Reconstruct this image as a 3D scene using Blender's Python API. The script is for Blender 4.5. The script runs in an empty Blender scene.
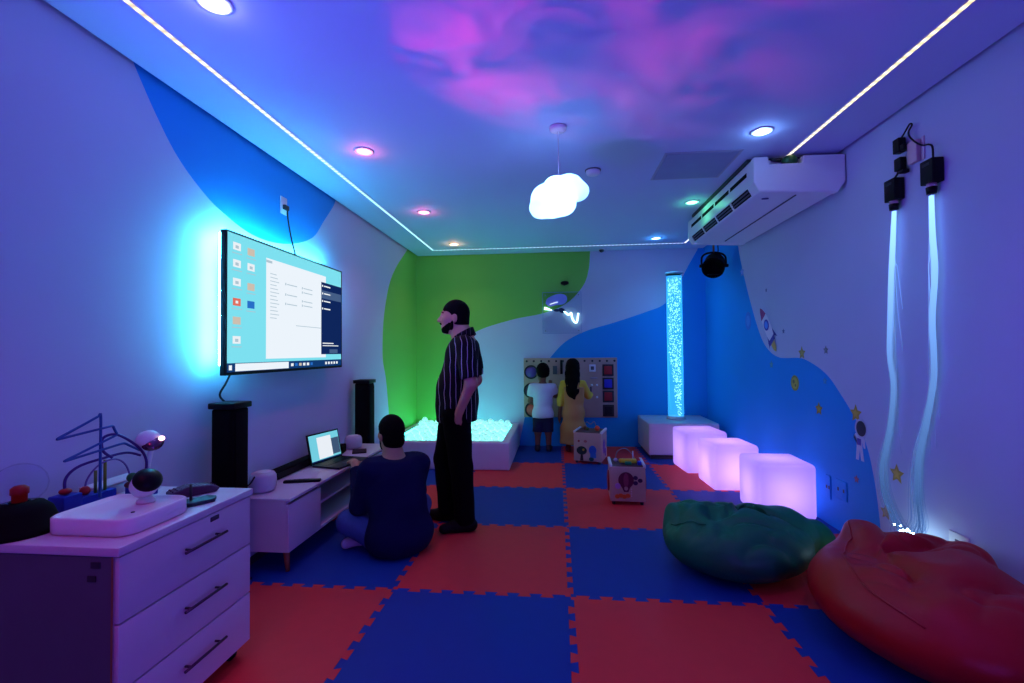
import bpy, bmesh, math, random
import numpy as np
from mathutils import Vector, Matrix, noise, geometry
random.seed(7)
C = bpy.context.scene.collection
PI = math.pi
sc = bpy.context.scene
sc.view_settings.view_transform = 'Standard'
sc.view_settings.look = 'None'
sc.view_settings.gamma = 1
sc.view_settings.use_curve_mapping = False
sc.view_settings.exposure = 0.0

# ------------------------------------------------------------------ room dimensions (metres)
WL, WR, WB, WF, ZC = -2.11, 2.0, 5.05, -2.9, 2.75

# ------------------------------------------------------------------ materials
def srgb(r, g, b):
    f = lambda c: (c/255/12.92) if c/255 <= .04045 else ((c/255+.055)/1.055)**2.4
    return (f(r), f(g), f(b), 1)
def nodes_of(name):
    m = bpy.data.materials.new(name); m.use_nodes = True
    nt = m.node_tree; nt.nodes.clear()
    out = nt.nodes.new('ShaderNodeOutputMaterial')
    return m, nt, out
def mat(name, col, rough=.6, metal=0, var=.08, scale=8, bump=0, bscale=60, emit=0, spec=.4, coat=0):
    """principled surface with a soft procedural tone variation and optional grain"""
    m, nt, out = nodes_of(name)
    N = nt.nodes; L = nt.links
    b = N.new('ShaderNodeBsdfPrincipled')
    b.inputs['Roughness'].default_value = rough
    b.inputs['Metallic'].default_value = metal
    b.inputs['Specular IOR Level'].default_value = spec
    b.inputs['Coat Weight'].default_value = coat
    tc = N.new('ShaderNodeTexCoord'); nz = N.new('ShaderNodeTexNoise')
    nz.inputs['Scale'].default_value = scale; nz.inputs['Detail'].default_value = 4
    L.new(tc.outputs['Object'], nz.inputs['Vector'])
    mx = N.new('ShaderNodeMix'); mx.data_type = 'RGBA'
    mx.inputs[6].default_value = tuple(c*(1-var) for c in col[:3])+(1,)
    mx.inputs[7].default_value = tuple(min(1, c*(1+var)) for c in col[:3])+(1,)
    L.new(nz.outputs['Fac'], mx.inputs[0]); L.new(mx.outputs[2], b.inputs['Base Color'])
    if emit:
        b.inputs['Emission Color'].default_value = col; b.inputs['Emission Strength'].default_value = emit
    if bump:
        n2 = N.new('ShaderNodeTexNoise'); n2.inputs['Scale'].default_value = bscale; n2.inputs['Detail'].default_value = 3
        L.new(tc.outputs['Object'], n2.inputs['Vector'])
        bp = N.new('ShaderNodeBump'); bp.inputs['Strength'].default_value = bump; bp.inputs['Distance'].default_value = .01
        L.new(n2.outputs['Fac'], bp.inputs['Height']); L.new(bp.outputs['Normal'], b.inputs['Normal'])
    L.new(b.outputs[0], out.inputs[0])
    return m
def emis(name, col, s, var=0, scale=40):
    """a surface that gives off light"""
    m, nt, out = nodes_of(name); N = nt.nodes; L = nt.links
    e = N.new('ShaderNodeEmission'); e.inputs[0].default_value = col; e.inputs[1].default_value = s
    if var:
        tc = N.new('ShaderNodeTexCoord'); nz = N.new('ShaderNodeTexNoise'); nz.inputs['Scale'].default_value = scale
        L.new(tc.outputs['Object'], nz.inputs['Vector'])
        mr = N.new('ShaderNodeMapRange'); mr.inputs[3].default_value = s*(1-var); mr.inputs[4].default_value = s*(1+var)
        L.new(nz.outputs['Fac'], mr.inputs[0]); L.new(mr.outputs[0], e.inputs[1])
    L.new(e.outputs[0], out.inputs[0]); return m
def translucent(name, col, tr=.7, gloss=.06):
    """thin milky plastic shell: light from the lamp inside passes through"""
    m, nt, out = nodes_of(name); N = nt.nodes; L = nt.links
    d = N.new('ShaderNodeBsdfDiffuse'); t = N.new('ShaderNodeBsdfTranslucent'); g = N.new('ShaderNodeBsdfGlossy')
    d.inputs[0].default_value = col; t.inputs[0].default_value = col; g.inputs['Roughness'].default_value = .35
    nz = N.new('ShaderNodeTexNoise'); nz.inputs['Scale'].default_value = 5
    bp = N.new('ShaderNodeBump'); bp.inputs['Strength'].default_value = .05
    L.new(nz.outputs['Fac'], bp.inputs['Height']); L.new(bp.outputs['Normal'], g.inputs['Normal'])
    a = N.new('ShaderNodeMixShader'); a.inputs[0].default_value = tr; L.new(d.outputs[0], a.inputs[1]); L.new(t.outputs[0], a.inputs[2])
    b = N.new('ShaderNodeMixShader'); b.inputs[0].default_value = gloss; L.new(a.outputs[0], b.inputs[1]); L.new(g.outputs[0], b.inputs[2])
    L.new(b.outputs[0], out.inputs[0]); return m
def clear(name, col, fac=.15, emit=0, ecol=(1,1,1,1), rough=.05):
    """clear glass or acrylic: mostly see-through with a fresnel gloss, optional glow of lit water"""
    m, nt, out = nodes_of(name); N = nt.nodes; L = nt.links
    t = N.new('ShaderNodeBsdfTransparent'); t.inputs[0].default_value = col
    g = N.new('ShaderNodeBsdfGlossy'); g.inputs['Roughness'].default_value = rough
    fr = N.new('ShaderNodeLayerWeight'); fr.inputs[0].default_value = fac
    a = N.new('ShaderNodeMixShader'); mu = N.new('ShaderNodeMath'); mu.operation = 'MULTIPLY'; mu.inputs[1].default_value = .35; L.new(fr.outputs['Fresnel'], mu.inputs[0]); L.new(mu.outputs[0], a.inputs[0]); L.new(t.outputs[0], a.inputs[1]); L.new(g.outputs[0], a.inputs[2])
    last = a
    if emit:
        e = N.new('ShaderNodeEmission'); e.inputs[0].default_value = ecol; e.inputs[1].default_value = emit
        s = N.new('ShaderNodeAddShader'); L.new(a.outputs[0], s.inputs[0]); L.new(e.outputs[0], s.inputs[1]); last = s
    L.new(last.outputs[0], out.inputs[0]); return m

# ------------------------------------------------------------------ mesh builder
class MB:
    def __init__(s): s.bm = bmesh.new(); s.mi = 0
    def _faces(s, vs, fs, smooth=False, mi=None):
        v = [s.bm.verts.new(p) for p in vs]
        for f in fs:
            try:
                q = s.bm.faces.new([v[i] for i in f]); q.material_index = s.mi if mi is None else mi; q.smooth = smooth
            except ValueError: pass
        return v
    def box(s, c, d, rz=0, bev=0, M=None):
        x, y, z = d[0]/2, d[1]/2, d[2]/2
        R = (M if M else Matrix.Rotation(rz, 3, 'Z')); c = Vector(c)
        if bev:
            t = bmesh.new(); bmesh.ops.create_cube(t, size=1)
            for v in t.verts: v.co = Vector((v.co.x*d[0], v.co.y*d[1], v.co.z*d[2]))
            bmesh.ops.bevel(t, geom=list(t.edges), offset=bev, segments=3, profile=.5, affect='EDGES')
            vs = [c+R@v.co for v in t.verts]; t.verts.index_update(); fs = [[v.index for v in f.verts] for f in t.faces]
            s._faces(vs, fs, smooth=True); t.free(); return s
        P = [(-x,-y,-z),(x,-y,-z),(x,y,-z),(-x,y,-z),(-x,-y,z),(x,-y,z),(x,y,z),(-x,y,z)]
        s._faces([c+R@Vector(p) for p in P], [(3,2,1,0),(4,5,6,7),(0,1,5,4),(1,2,6,5),(2,3,7,6),(3,0,4,7)]); return s
    def span(s, a, b, bev=0):
        return s.box([(a[i]+b[i])/2 for i in range(3)], [abs(b[i]-a[i]) for i in range(3)], bev=bev)
    def tube(s, pts, r, n=8, cap=True, closed=False):
        pts = [Vector(p) for p in pts]; rs = r if isinstance(r, (list, tuple)) else [r]*len(pts)
        rings = []; up = None
        for i, p in enumerate(pts):
            a = pts[max(i-1, 0)]; b = pts[min(i+1, len(pts)-1)]; t = (b-a)
            t = t.normalized() if t.length > 1e-9 else Vector((0,0,1))
            if up is None:
                up = t.orthogonal().normalized()
            up = (up - t*up.dot(t)); up = up.normalized() if up.length > 1e-6 else t.orthogonal().normalized()
            w = t.cross(up)
            rings.append([p+(up*math.cos(k*2*PI/n)+w*math.sin(k*2*PI/n))*rs[i] for k in range(n)])
        vs = [q for g in rings for q in g]; fs = []
        for i in range(len(pts)-1):
            for k in range(n):
                fs.append((i*n+k, i*n+(k+1)%n, (i+1)*n+(k+1)%n, (i+1)*n+k))
        if cap: fs.append(tuple(range(n))[::-1]); fs.append(tuple((len(pts)-1)*n+k for k in range(n)))
        s._faces(vs, fs, smooth=True); return s
    def cyl(s, a, b, r, r2=None, n=20): return s.tube([a, b], [r, r if r2 is None else r2], n)
    def lathe(s, prof, c=(0,0,0), n=32, M=None):
        c = Vector(c); M = M or Matrix.Identity(3); vs = []; fs = []
        for (r, z) in prof:
            for k in range(n): vs.append(c+M@Vector((r*math.cos(k*2*PI/n), r*math.sin(k*2*PI/n), z)))
        for i in range(len(prof)-1):
            for k in range(n): fs.append((i*n+k, i*n+(k+1)%n, (i+1)*n+(k+1)%n, (i+1)*n+k))
        if prof[0][0] > 1e-6: fs.append(tuple(range(n))[::-1])
        if prof[-1][0] > 1e-6: fs.append(tuple((len(prof)-1)*n+k for k in range(n)))
        s._faces(vs, fs, smooth=True); return s
    def ball(s, c, r, n=16, M=None):
        r = r if isinstance(r, (list, tuple)) else (r, r, r); c = Vector(c); M = M or Matrix.Identity(3)
        t = bmesh.new(); bmesh.ops.create_uvsphere(t, u_segments=n, v_segments=max(6, n//2), radius=1); t.verts.index_update()
        s._faces([c+M@Vector((v.co.x*r[0], v.co.y*r[1], v.co.z*r[2])) for v in t.verts], [[v.index for v in f.verts] for f in t.faces], True); t.free(); return s
    def prism(s, poly, fn, a, b, cap0=True):
        """extrude a 2-D outline: fn(u, v, w) places it, w from a to b"""
        n = len(poly)
        vs = [fn(u, v, a) for u, v in poly]+[fn(u, v, b) for u, v in poly]
        fs = [(i, (i+1)%n, n+(i+1)%n, n+i) for i in range(n)]
        v = s._faces(vs, fs+[tuple(range(n, 2*n))]+([tuple(range(n))[::-1]] if cap0 else [])); return s
    def build(s, name, m, parent=None, loc=None, rz=None, auto=True, bevel=0):
        bmesh.ops.recalc_face_normals(s.bm, faces=s.bm.faces)
        me = bpy.data.meshes.new(name); s.bm.to_mesh(me); s.bm.free()
        return link(name, me, m, parent, loc, rz, bevel)
def link(name, me, m, parent=None, loc=None, rz=None, bevel=0):
    for q in (m if isinstance(m, (list, tuple)) else [m]): me.materials.append(q)
    o = bpy.data.objects.new(name, me); C.objects.link(o)
    if parent: o.parent = parent
    if loc: o.location = loc
    if rz: o.rotation_euler.z = rz
    if bevel:
        bv = o.modifiers.new('Bevel', 'BEVEL'); bv.width = bevel; bv.segments = 2; bv.limit_method = 'ANGLE'
    return o
def tag(o, label, cat, group=None, kind=None):
    if label: o['label'] = label
    if cat: o['category'] = cat
    if group: o['group'] = group
    if kind: o['kind'] = kind
    return o
def thing(name, label, cat, loc=(0,0,0), rz=0, group=None):
    o = bpy.data.objects.new(name, None); o.empty_display_size = .05; C.objects.link(o)
    o.location = loc; o.rotation_euler.z = rz
    return tag(o, label, cat, group)
def struct(o): o['kind'] = 'structure'; return o
def copy_tree(o, parent=None):
    c = o.copy(); C.objects.link(c)
    if parent: c.parent = parent
    for ch in [k for k in bpy.data.objects if k.parent == o]: copy_tree(ch, c)
    return c
def smooth_path(pts, n=8):
    pts = [Vector(p) for p in pts]; out = []
    for i in range(len(pts)-1):
        p0 = pts[max(i-1,0)]; p1 = pts[i]; p2 = pts[i+1]; p3 = pts[min(i+2,len(pts)-1)]
        for k in range(n):
            t = k/n
            out.append(.5*((2*p1)+(p2-p0)*t+(2*p0-5*p1+4*p2-p3)*t*t+(3*p1-p0-3*p2+p3)*t**3))
    out.append(pts[-1]); return out

# ------------------------------------------------------------------ organic surfaces (smooth blends of limbs)
class Field:
    def __init__(s, lo, hi, h):
        s.h = h; s.lo = np.array(lo, float); n = [int(math.ceil((hi[i]-lo[i])/h))+1 for i in range(3)]
        s.ax = [s.lo[i]+np.arange(n[i])*h for i in range(3)]
        s.F = np.full(n, 1.0, np.float32)
    def _sl(s, lo, hi, pad):
        sl = []
        for i in range(3):
            a = max(0, int((lo[i]-pad-s.lo[i])/s.h)); b = min(len(s.ax[i]), int((hi[i]+pad-s.lo[i])/s.h)+2)
            if b <= a: return None
            sl.append(slice(a, b))
        return tuple(sl)
    def _grid(s, sl):
        return (s.ax[0][sl[0]][:,None,None], s.ax[1][sl[1]][None,:,None], s.ax[2][sl[2]][None,None,:])
    def _mix(s, sl, d, k):
        a = s.F[sl]
        if k <= 0: s.F[sl] = np.minimum(a, d); return
        h = np.clip(.5+.5*(d-a)/k, 0, 1); s.F[sl] = d*(1-h)+a*h-k*h*(1-h)
    def cap(s, a, b, ra, rb=None, k=.02):
        rb = ra if rb is None else rb; a = np.array(a, float); b = np.array(b, float); r = max(ra, rb)
        sl = s._sl(np.minimum(a,b)-r, np.maximum(a,b)+r, k+3*s.h)
        if sl is None: return s
        x, y, z = s._grid(sl); d = b-a; L2 = max(float(d@d), 1e-9)
        t = np.clip(((x-a[0])*d[0]+(y-a[1])*d[1]+(z-a[2])*d[2])/L2, 0, 1)
        D = np.sqrt((x-a[0]-t*d[0])**2+(y-a[1]-t*d[1])**2+(z-a[2]-t*d[2])**2)-(ra+(rb-ra)*t)
        s._mix(sl, D.astype(np.float32), k); return s
    def chain(s, pts, rs, k=.02):
        for i in range(len(pts)-1): s.cap(pts[i], pts[i+1], rs[i], rs[i+1], k)
        return s
    def ell(s, c, r, k=.02, ry=0, rz=0):
        c = np.array(c, float); R = max(r); sl = s._sl(c-R, c+R, k+3*s.h)
        if sl is None: return s
        x, y, z = s._grid(sl); x = x-c[0]; y = y-c[1]; z = z-c[2]
        if rz: x, y = x*math.cos(rz)+y*math.sin(rz), -x*math.sin(rz)+y*math.cos(rz)
        if ry: x, z = x*math.cos(ry)-z*math.sin(ry), x*math.sin(ry)+z*math.cos(ry)
        k0 = np.sqrt((x/r[0])**2+(y/r[1])**2+(z/r[2])**2); k1 = np.sqrt((x/r[0]**2)**2+(y/r[1]**2)**2+(z/r[2]**2)**2)+1e-9
        s._mix(sl, (k0*(k0-1)/k1).astype(np.float32), k); return s
    def cut(s, n, p):
        """keep only the side where (x-p).n < 0"""
        n = np.array(n, float); n /= np.linalg.norm(n)
        x, y, z = s.ax[0][:,None,None], s.ax[1][None,:,None], s.ax[2][None,None,:]
        s.F = np.maximum(s.F, ((x-p[0])*n[0]+(y-p[1])*n[1]+(z-p[2])*n[2]).astype(np.float32)); return s
    def minus(s, o, off=0): s.F = np.maximum(s.F, -(o.F+off)); return s
    def wobble(s, amp, f):
        x, y, z = s.ax[0][:,None,None], s.ax[1][None,:,None], s.ax[2][None,None,:]
        w = np.sin(x*f+2*np.sin(z*f*.5))*np.sin(y*f*1.1+1.3)+.7*np.sin(z*f*1.3+3*np.sin(x*f*.4)+y*f*.6)
        s.F = s.F+(amp*w).astype(np.float32); return s
    def mesh(s, name):
        F = s.F; F[0] = F[-1] = 1; F[:,0] = F[:,-1] = 1; F[:,:,0] = F[:,:,-1] = 1
        I = F < 0; nx, ny, nz = F.shape
        cnt = np.zeros((nx-1, ny-1, nz-1), np.int8)
        for dx in (0,1):
            for dy in (0,1):
                for dz in (0,1): cnt += I[dx:nx-1+dx, dy:ny-1+dy, dz:nz-1+dz]
        ci = np.argwhere((cnt > 0) & (cnt < 8)); idx = np.full(cnt.shape, -1, np.int64); idx[tuple(ci.T)] = np.arange(len(ci))
        acc = np.zeros((len(ci), 3)); n = np.zeros(len(ci))
        cs = [(a,b,c) for a in (0,1) for b in (0,1) for c in (0,1)]
        for i, p in enumerate(cs):
            for q in cs[i+1:]:
                if sum(abs(p[j]-q[j]) for j in range(3)) != 1: continue
                fa = F[ci[:,0]+p[0], ci[:,1]+p[1], ci[:,2]+p[2]]; fb = F[ci[:,0]+q[0], ci[:,1]+q[1], ci[:,2]+q[2]]
                m = (fa < 0) != (fb < 0); t = np.where(m, fa/np.where(m, fa-fb, 1), 0)
                acc += np.where(m[:,None], np.array(p)+t[:,None]*(np.array(q)-np.array(p)), 0); n += m
        V = (ci+acc/n[:,None])*s.h+s.lo
        faces = []
        for ax in range(3):
            sl0 = [slice(1, None)]*3; 
            A = I; B = None
            if ax == 0:
                a, b = I[:-1,1:-1,1:-1], I[1:,1:-1,1:-1]; e = np.argwhere(a != b); o = e+[0,1,1]; u, v = np.array([0,1,0]), np.array([0,0,1]); sg = a[tuple(e.T)]
            elif ax == 1:
                a, b = I[1:-1,:-1,1:-1], I[1:-1,1:,1:-1]; e = np.argwhere(a != b); o = e+[1,0,1]; u, v = np.array([0,0,1]), np.array([1,0,0]); sg = a[tuple(e.T)]
            else:
                a, b = I[1:-1,1:-1,:-1], I[1:-1,1:-1,1:]; e = np.argwhere(a != b); o = e+[1,1,0]; u, v = np.array([1,0,0]), np.array([0,1,0]); sg = a[tuple(e.T)]
            g = lambda w: idx[tuple((o-w).T)]
            q = np.stack([g(u+v), g(v), g(0*u), g(u)], 1)
            q[~sg] = q[~sg][:, ::-1]; faces.append(q)
        Q = np.concatenate(faces); Q = Q[(Q >= 0).all(1)]
        me = bpy.data.meshes.new(name); me.from_pydata(V.tolist(), [], Q.tolist())
        me.polygons.foreach_set('use_smooth', [True]*len(me.polygons)); me.update(); return me
def organic(name, field, m, parent, smooth=3):
    me = field.mesh(name); bm = bmesh.new(); bm.from_mesh(me)
    for _ in range(smooth): bmesh.ops.smooth_vert(bm, verts=bm.verts, factor=.5, use_axis_x=True, use_axis_y=True, use_axis_z=True)
    bm.to_mesh(me); bm.free()
    return link(name, me, m, parent)

# ------------------------------------------------------------------ shared materials
M = {}
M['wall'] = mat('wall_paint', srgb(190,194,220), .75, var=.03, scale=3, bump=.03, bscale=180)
M['wblue'] = mat('wall_blue', srgb(6,150,228), .7, var=.03, scale=3, bump=.03, bscale=180)
M['wgreen'] = mat('wall_green', srgb(122,192,78), .7, var=.03, scale=3, bump=.03, bscale=180)
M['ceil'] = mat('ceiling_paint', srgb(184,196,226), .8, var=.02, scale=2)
M['gap'] = mat('shadow_gap', srgb(30,30,40), .9)
M['floor'] = mat('floor_under', srgb(60,58,60), .5, var=.2)
M['red'] = mat('foam_red', srgb(216,52,54), .62, var=.06, scale=14, bump=.12, bscale=240, spec=.3)
M['blue'] = mat('foam_blue', srgb(6,56,142), .62, var=.06, scale=14, bump=.12, bscale=240, spec=.3)
M['white'] = mat('white_laminate', srgb(205,200,208), .42, var=.03)
M['grey'] = mat('grey_carcass', srgb(88,86,100), .7, var=.14, scale=5)
M['plastic'] = mat('white_plastic', srgb(222,222,226), .4, var=.02)
M['black'] = mat('black_plastic', srgb(7,7,9), .45, var=.2, spec=.2)
M['matte'] = mat('black_matte', srgb(4,4,5), .8, var=.2, spec=.12)
M['dark'] = mat('dark_grey', srgb(40,40,46), .5, var=.1)
M['metal'] = mat('brushed_metal', srgb(150,150,158), .35, metal=.9, var=.1, scale=30)
M['darkmetal'] = mat('dark_handle_metal', srgb(70,66,80), .4, metal=.7)
M['wood'] = mat('leg_wood', srgb(135,88,55), .5, var=.25, scale=18)
M['cable'] = mat('cable_black', srgb(14,14,18), .5)
M['vinyl'] = mat('white_vinyl', srgb(205,200,212), .38, var=.03, bump=.05, bscale=90)
M['skinA'] = mat('skin_light_brown', srgb(196,140,112), .55, var=.06, spec=.3)
M['skinB'] = mat('skin_brown', srgb(120,76,56), .55, var=.06)
M['hair'] = mat('hair_black', srgb(9,7,8), .85, var=.4, scale=90, bump=.5, bscale=160, spec=.08)
M['glass'] = clear('clear_glass', (.98,.98,1,1), .12)
M['acryl'] = clear('clear_acrylic', (.93,.96,.98,1), .12)

# ------------------------------------------------------------------ room shell
def wall_mesh(name, outline, regions, place, mats):
    """one wall face split along the painted outlines; regions = [(material index, polygon)]"""
    pts = []; edges = []
    def add(poly):
        b = len(pts); pts.extend(Vector(p) for p in poly); n = len(poly)
        edges.extend((b+i, b+(i+1)%n) for i in range(n))
    add(outline)
    for _, p in regions: add(p)
    v, e, f, *_r = geometry.delaunay_2d_cdt(pts, edges, [], 1, 1e-5)
    def inside(q, poly):
        c = False; n = len(poly)
        for i in range(n):
            x1, y1 = poly[i]; x2, y2 = poly[(i+1)%n]
            if (y1 > q[1]) != (y2 > q[1]) and q[0] < (x2-x1)*(q[1]-y1)/(y2-y1)+x1: c = not c
        return c
    m = MB(); vs = [m.bm.verts.new(place(p[0], p[1])) for p in v]
    for t in f:
        q = m.bm.faces.new([vs[i] for i in t]); ctr = sum((v[i] for i in t), Vector((0,0)))/len(t)
        for mi, poly in regions:
            if inside(ctr, poly): q.material_index = mi
    me = bpy.data.meshes.new(name); m.bm.to_mesh(me); m.bm.free()
    o = link(name, me, mats); struct(o); return o
def curve2(pts, n=8): return [(p.x, p.y) for p in smooth_path([(a, b, 0) for a, b in pts], n)]
def clampz(poly): return [(a, min(max(b, -.019), ZC+.049)) for a, b in poly]
zb, zt = -.02, ZC+.05
Lb = curve2([(.45,2.82),(.53,2.694),(.627,2.557),(.741,2.423),(.889,2.31),(1.08,2.215),(1.401,2.14),(1.777,2.173),(2.139,2.308),(2.34,2.509),(2.525,2.711),(2.58,2.82)])
Lg = [(WB,zb+.001)]+curve2([(3.90,-.019),(3.95,.30),(3.923,.56),(3.826,1.005),(3.725,1.259),(3.727,1.567),(3.789,1.85),(3.947,2.181),(4.184,2.429),(4.50,2.66),(4.70,2.799)])+[(WB,zt-.001)]
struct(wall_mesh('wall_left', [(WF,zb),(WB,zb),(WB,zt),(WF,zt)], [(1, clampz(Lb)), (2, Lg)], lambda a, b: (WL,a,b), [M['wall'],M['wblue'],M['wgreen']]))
Bg = [(WL,zb+.001)]+curve2([(-1.72,-.019),(-1.721,.274),(-1.673,.855),(-1.538,1.291),(-1.255,1.609),(-.714,1.79),(-.238,1.883),(.098,2.026),(.319,2.259),(.401,2.485),(.424,2.742),(.43,2.799)])+[(WL,zt-.001)]
Bb = [(WR,zb+.001)]+[(-.62,zb+.001)]+curve2([(-.60,.05),(-.568,.211),(-.449,.711),(-.303,1.039),(-.173,1.224),(.057,1.465),(.354,1.618),(.746,1.732),(1.183,1.874),(1.445,1.986),(1.631,2.244),(1.771,2.507),(1.896,2.727),(1.93,2.799)])+[(WR,zt-.001)]
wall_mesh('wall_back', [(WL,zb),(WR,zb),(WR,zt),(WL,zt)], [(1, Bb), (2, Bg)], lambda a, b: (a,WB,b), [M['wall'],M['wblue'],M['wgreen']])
Rb = [(WB,zt-.001),(WB,zb+.001),(1.645,zb+.001)]+curve2([(1.648,.0),(1.65,.15),(1.687,.414),(1.755,.658),(1.872,.841),(2.047,1.012),(2.192,1.129),(2.367,1.207),(2.594,1.26),(2.986,1.264),(3.251,1.38),(3.425,1.589),(3.586,1.865),(3.706,2.098),(3.806,2.316),(3.881,2.524),(3.95,2.799)])
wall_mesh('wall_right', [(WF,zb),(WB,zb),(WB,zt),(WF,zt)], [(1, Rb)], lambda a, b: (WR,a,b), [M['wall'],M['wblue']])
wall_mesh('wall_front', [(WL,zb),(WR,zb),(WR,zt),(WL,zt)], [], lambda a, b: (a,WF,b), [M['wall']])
f = MB(); f.span((WL,WF,-.12),(WR,WB,-.021)); struct(f.build('floor', M['floor']))
# ceiling: plasterboard panel that stops short of the walls, with a dark shadow gap
g = .028
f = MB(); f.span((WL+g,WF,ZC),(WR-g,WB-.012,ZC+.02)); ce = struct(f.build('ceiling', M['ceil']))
f = MB(); f.span((WL,WF,ZC+.05),(WR,WB,ZC+.09)); struct(f.build('trim_1', M['gap']))
# access hatch in the ceiling
h = thing('ceiling_hatch', 'square white access panel set in the ceiling beside the air conditioner', 'hatch', (.995,2.07,ZC))
f = MB(); f.span((-.25,-.24,-.008),(.25,.24,-.001)); f.build('panel', mat('hatch_panel', srgb(140,146,178), .6), h)
f = MB()
for a, b in (((-.27,-.26),(.27,-.243)),((-.27,.243),(.27,.26)),((-.27,-.243),(-.253,.243)),((.253,-.243),(.27,.243))): f.span((a[0],a[1],-.006),(b[0],b[1],-.001))
f.build('frame', mat('hatch_frame', srgb(165,165,185), .6), h)

# ------------------------------------------------------------------ interlocking foam mats
def seam(n=8, a=.0165, d=.006):
    p = [(0,0)]; m = .035; w = (1-2*m)/(2*n-1)
    for k in range(2*n-1):
        s0, s1 = m+k*w, m+(k+1)*w; o = a if k % 2 == 0 else -a
        if k == 0: p.append((s0-d, 0))
        p += [(s0-d, o), (s1+d, o)]
        if k == 2*n-2: p.append((s1+d, 0))
    p.append((1,0)); return p
S = seam(); e = .0008
rown = ['first row by the dresser','second row from the dresser','middle row','second row from the mural','row along the mural']
coln = ['against the television wall','second from the television wall','second from the rocket wall','against the rocket wall']
for j in range(5):
    for i in range(-2, 2):
        P = []
        bot = [(i+s, j+(o if j > 0 else 0)) for s, o in (S if j > 0 else [(0,0),(1,0)])]
        rgt = [(i+1+(o if i < 1 else 0), j+s) for s, o in (S if i < 1 else [(0,0),(1,0)])]
        top = [(i+s, j+1+(o if j < 4 else 0)) for s, o in (S if j < 4 else [(0,0),(1,0)])]
        lft = [(i+(o if i > -2 else 0), j+s) for s, o in (S if i > -2 else [(0,0),(1,0)])]
        P = bot[:-1]+rgt[:-1]+top[::-1][:-1]+lft[::-1][:-1]
        cx, cy = i+.5, j+.5
        P = [(min(x, 1.99)-cx, y-cy) for x, y in P]
        red = (i+j) % 2 == 0
        P = [(x-math.copysign(e, x), y-math.copysign(e, y)) for x, y in P]
        m = MB(); m.prism(P, lambda u, v, w: (u, v, w), -.0195, 0)
        o = m.build('foam_mat', M['red'] if red else M['blue'], loc=(cx,cy,0))
        for q in o.data.polygons: q.use_smooth = False
        tag(o, f"{'red' if red else 'blue'} puzzle-edged foam mat, {rown[j]}, {coln[i+2]}", 'floor mat', 'interlocking foam floor mats')

# ------------------------------------------------------------------ lights helper
def lamp(kind, name, loc, col, energy, parent=None, **kw):
    d = bpy.data.lights.new(name, kind); d.color = col; d.energy = energy
    for k, v in kw.items():
        if k not in ('rot',): setattr(d, k, v)
    o = bpy.data.objects.new(name, d); C.objects.link(o); o.location = loc
    if 'rot' in kw: o.rotation_euler = kw['rot']
    if parent: o.parent = parent
    return o
def aim(o, d): o.rotation_euler = Vector(d).to_track_quat('-Z', 'Y').to_euler()

# LED strips let into the ceiling
def led_mat(name, near, far, y0, y1, s, axis):
    m, nt, out = nodes_of(name); N = nt.nodes; Lk = nt.links
    tc = N.new('ShaderNodeTexCoord'); sx = N.new('ShaderNodeSeparateXYZ'); Lk.new(tc.outputs['Object'], sx.inputs[0])
    mr = N.new('ShaderNodeMapRange'); mr.inputs[1].default_value = y0; mr.inputs[2].default_value = y1; Lk.new(sx.outputs[axis], mr.inputs[0])
    mx = N.new('ShaderNodeMix'); mx.data_type = 'RGBA'; mx.inputs[6].default_value = near; mx.inputs[7].default_value = far; Lk.new(mr.outputs[0], mx.inputs[0])
    mt = N.new('ShaderNodeMath'); mt.operation = 'MULTIPLY'; mt.inputs[1].default_value = 2*PI/.05; Lk.new(sx.outputs[axis], mt.inputs[0])
    sn = N.new('ShaderNodeMath'); sn.operation = 'SINE'; Lk.new(mt.outputs[0], sn.inputs[0])
    st = N.new('ShaderNodeMapRange'); st.inputs[1].default_value = -1; st.inputs[2].default_value = 1; st.inputs[3].default_value = s*.65; st.inputs[4].default_value = s*1.35; Lk.new(sn.outputs[0], st.inputs[0])
    em = N.new('ShaderNodeEmission'); Lk.new(mx.outputs[2], em.inputs[0]); Lk.new(st.outputs[0], em.inputs[1]); Lk.new(em.outputs[0], out.inputs[0]); return m
XS0, XS1, YS = -1.755, 1.63, 4.68
def strip(label, a, b, m):
    t = thing('led_strip', label, 'led strip', ((a[0]+b[0])/2, (a[1]+b[1])/2, ZC), 0, 'led strips let into the ceiling')
    dx, dy = abs(b[0]-a[0])/2, abs(b[1]-a[1])/2
    f = MB(); f.span((-max(dx,.012),-max(dy,.012),-.004),(max(dx,.012),max(dy,.012),-.001)); f.build('diffuser', m, t)
    f = MB()
    if dx < dy:
        for s in (-1,1): f.span((s*.012,-dy,-.005),(s*.016,dy,-.001))
    else:
        for s in (-1,1): f.span((-dx,s*.012,-.005),(dx,s*.016,-.001))
    f.build('channel', M['plastic'], t)
mA = led_mat('led_left', (1,.70,.40,1), (.42,.85,1,1), -2.4, .6, 1.6, 1)
mB = led_mat('led_right', (1,.80,.50,1), (.8,.85,1,1), -1.5, 2.3, 1.6, 1)
mC = led_mat('led_back', (.4,.85,1,1), (.45,.6,1,1), -1.6, 1.6, 1.5, 0)
strip('long dotted led line in the ceiling along the television wall', (XS0,-.6), (XS0,YS), mA)
strip('long dotted led line in the ceiling ending at the air conditioner', (XS1,-.6), (XS1,YS), mB)
strip('short dotted led line in the ceiling parallel to the mural wall', (XS0+.015,YS), (XS1-.015,YS), mC)

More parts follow.
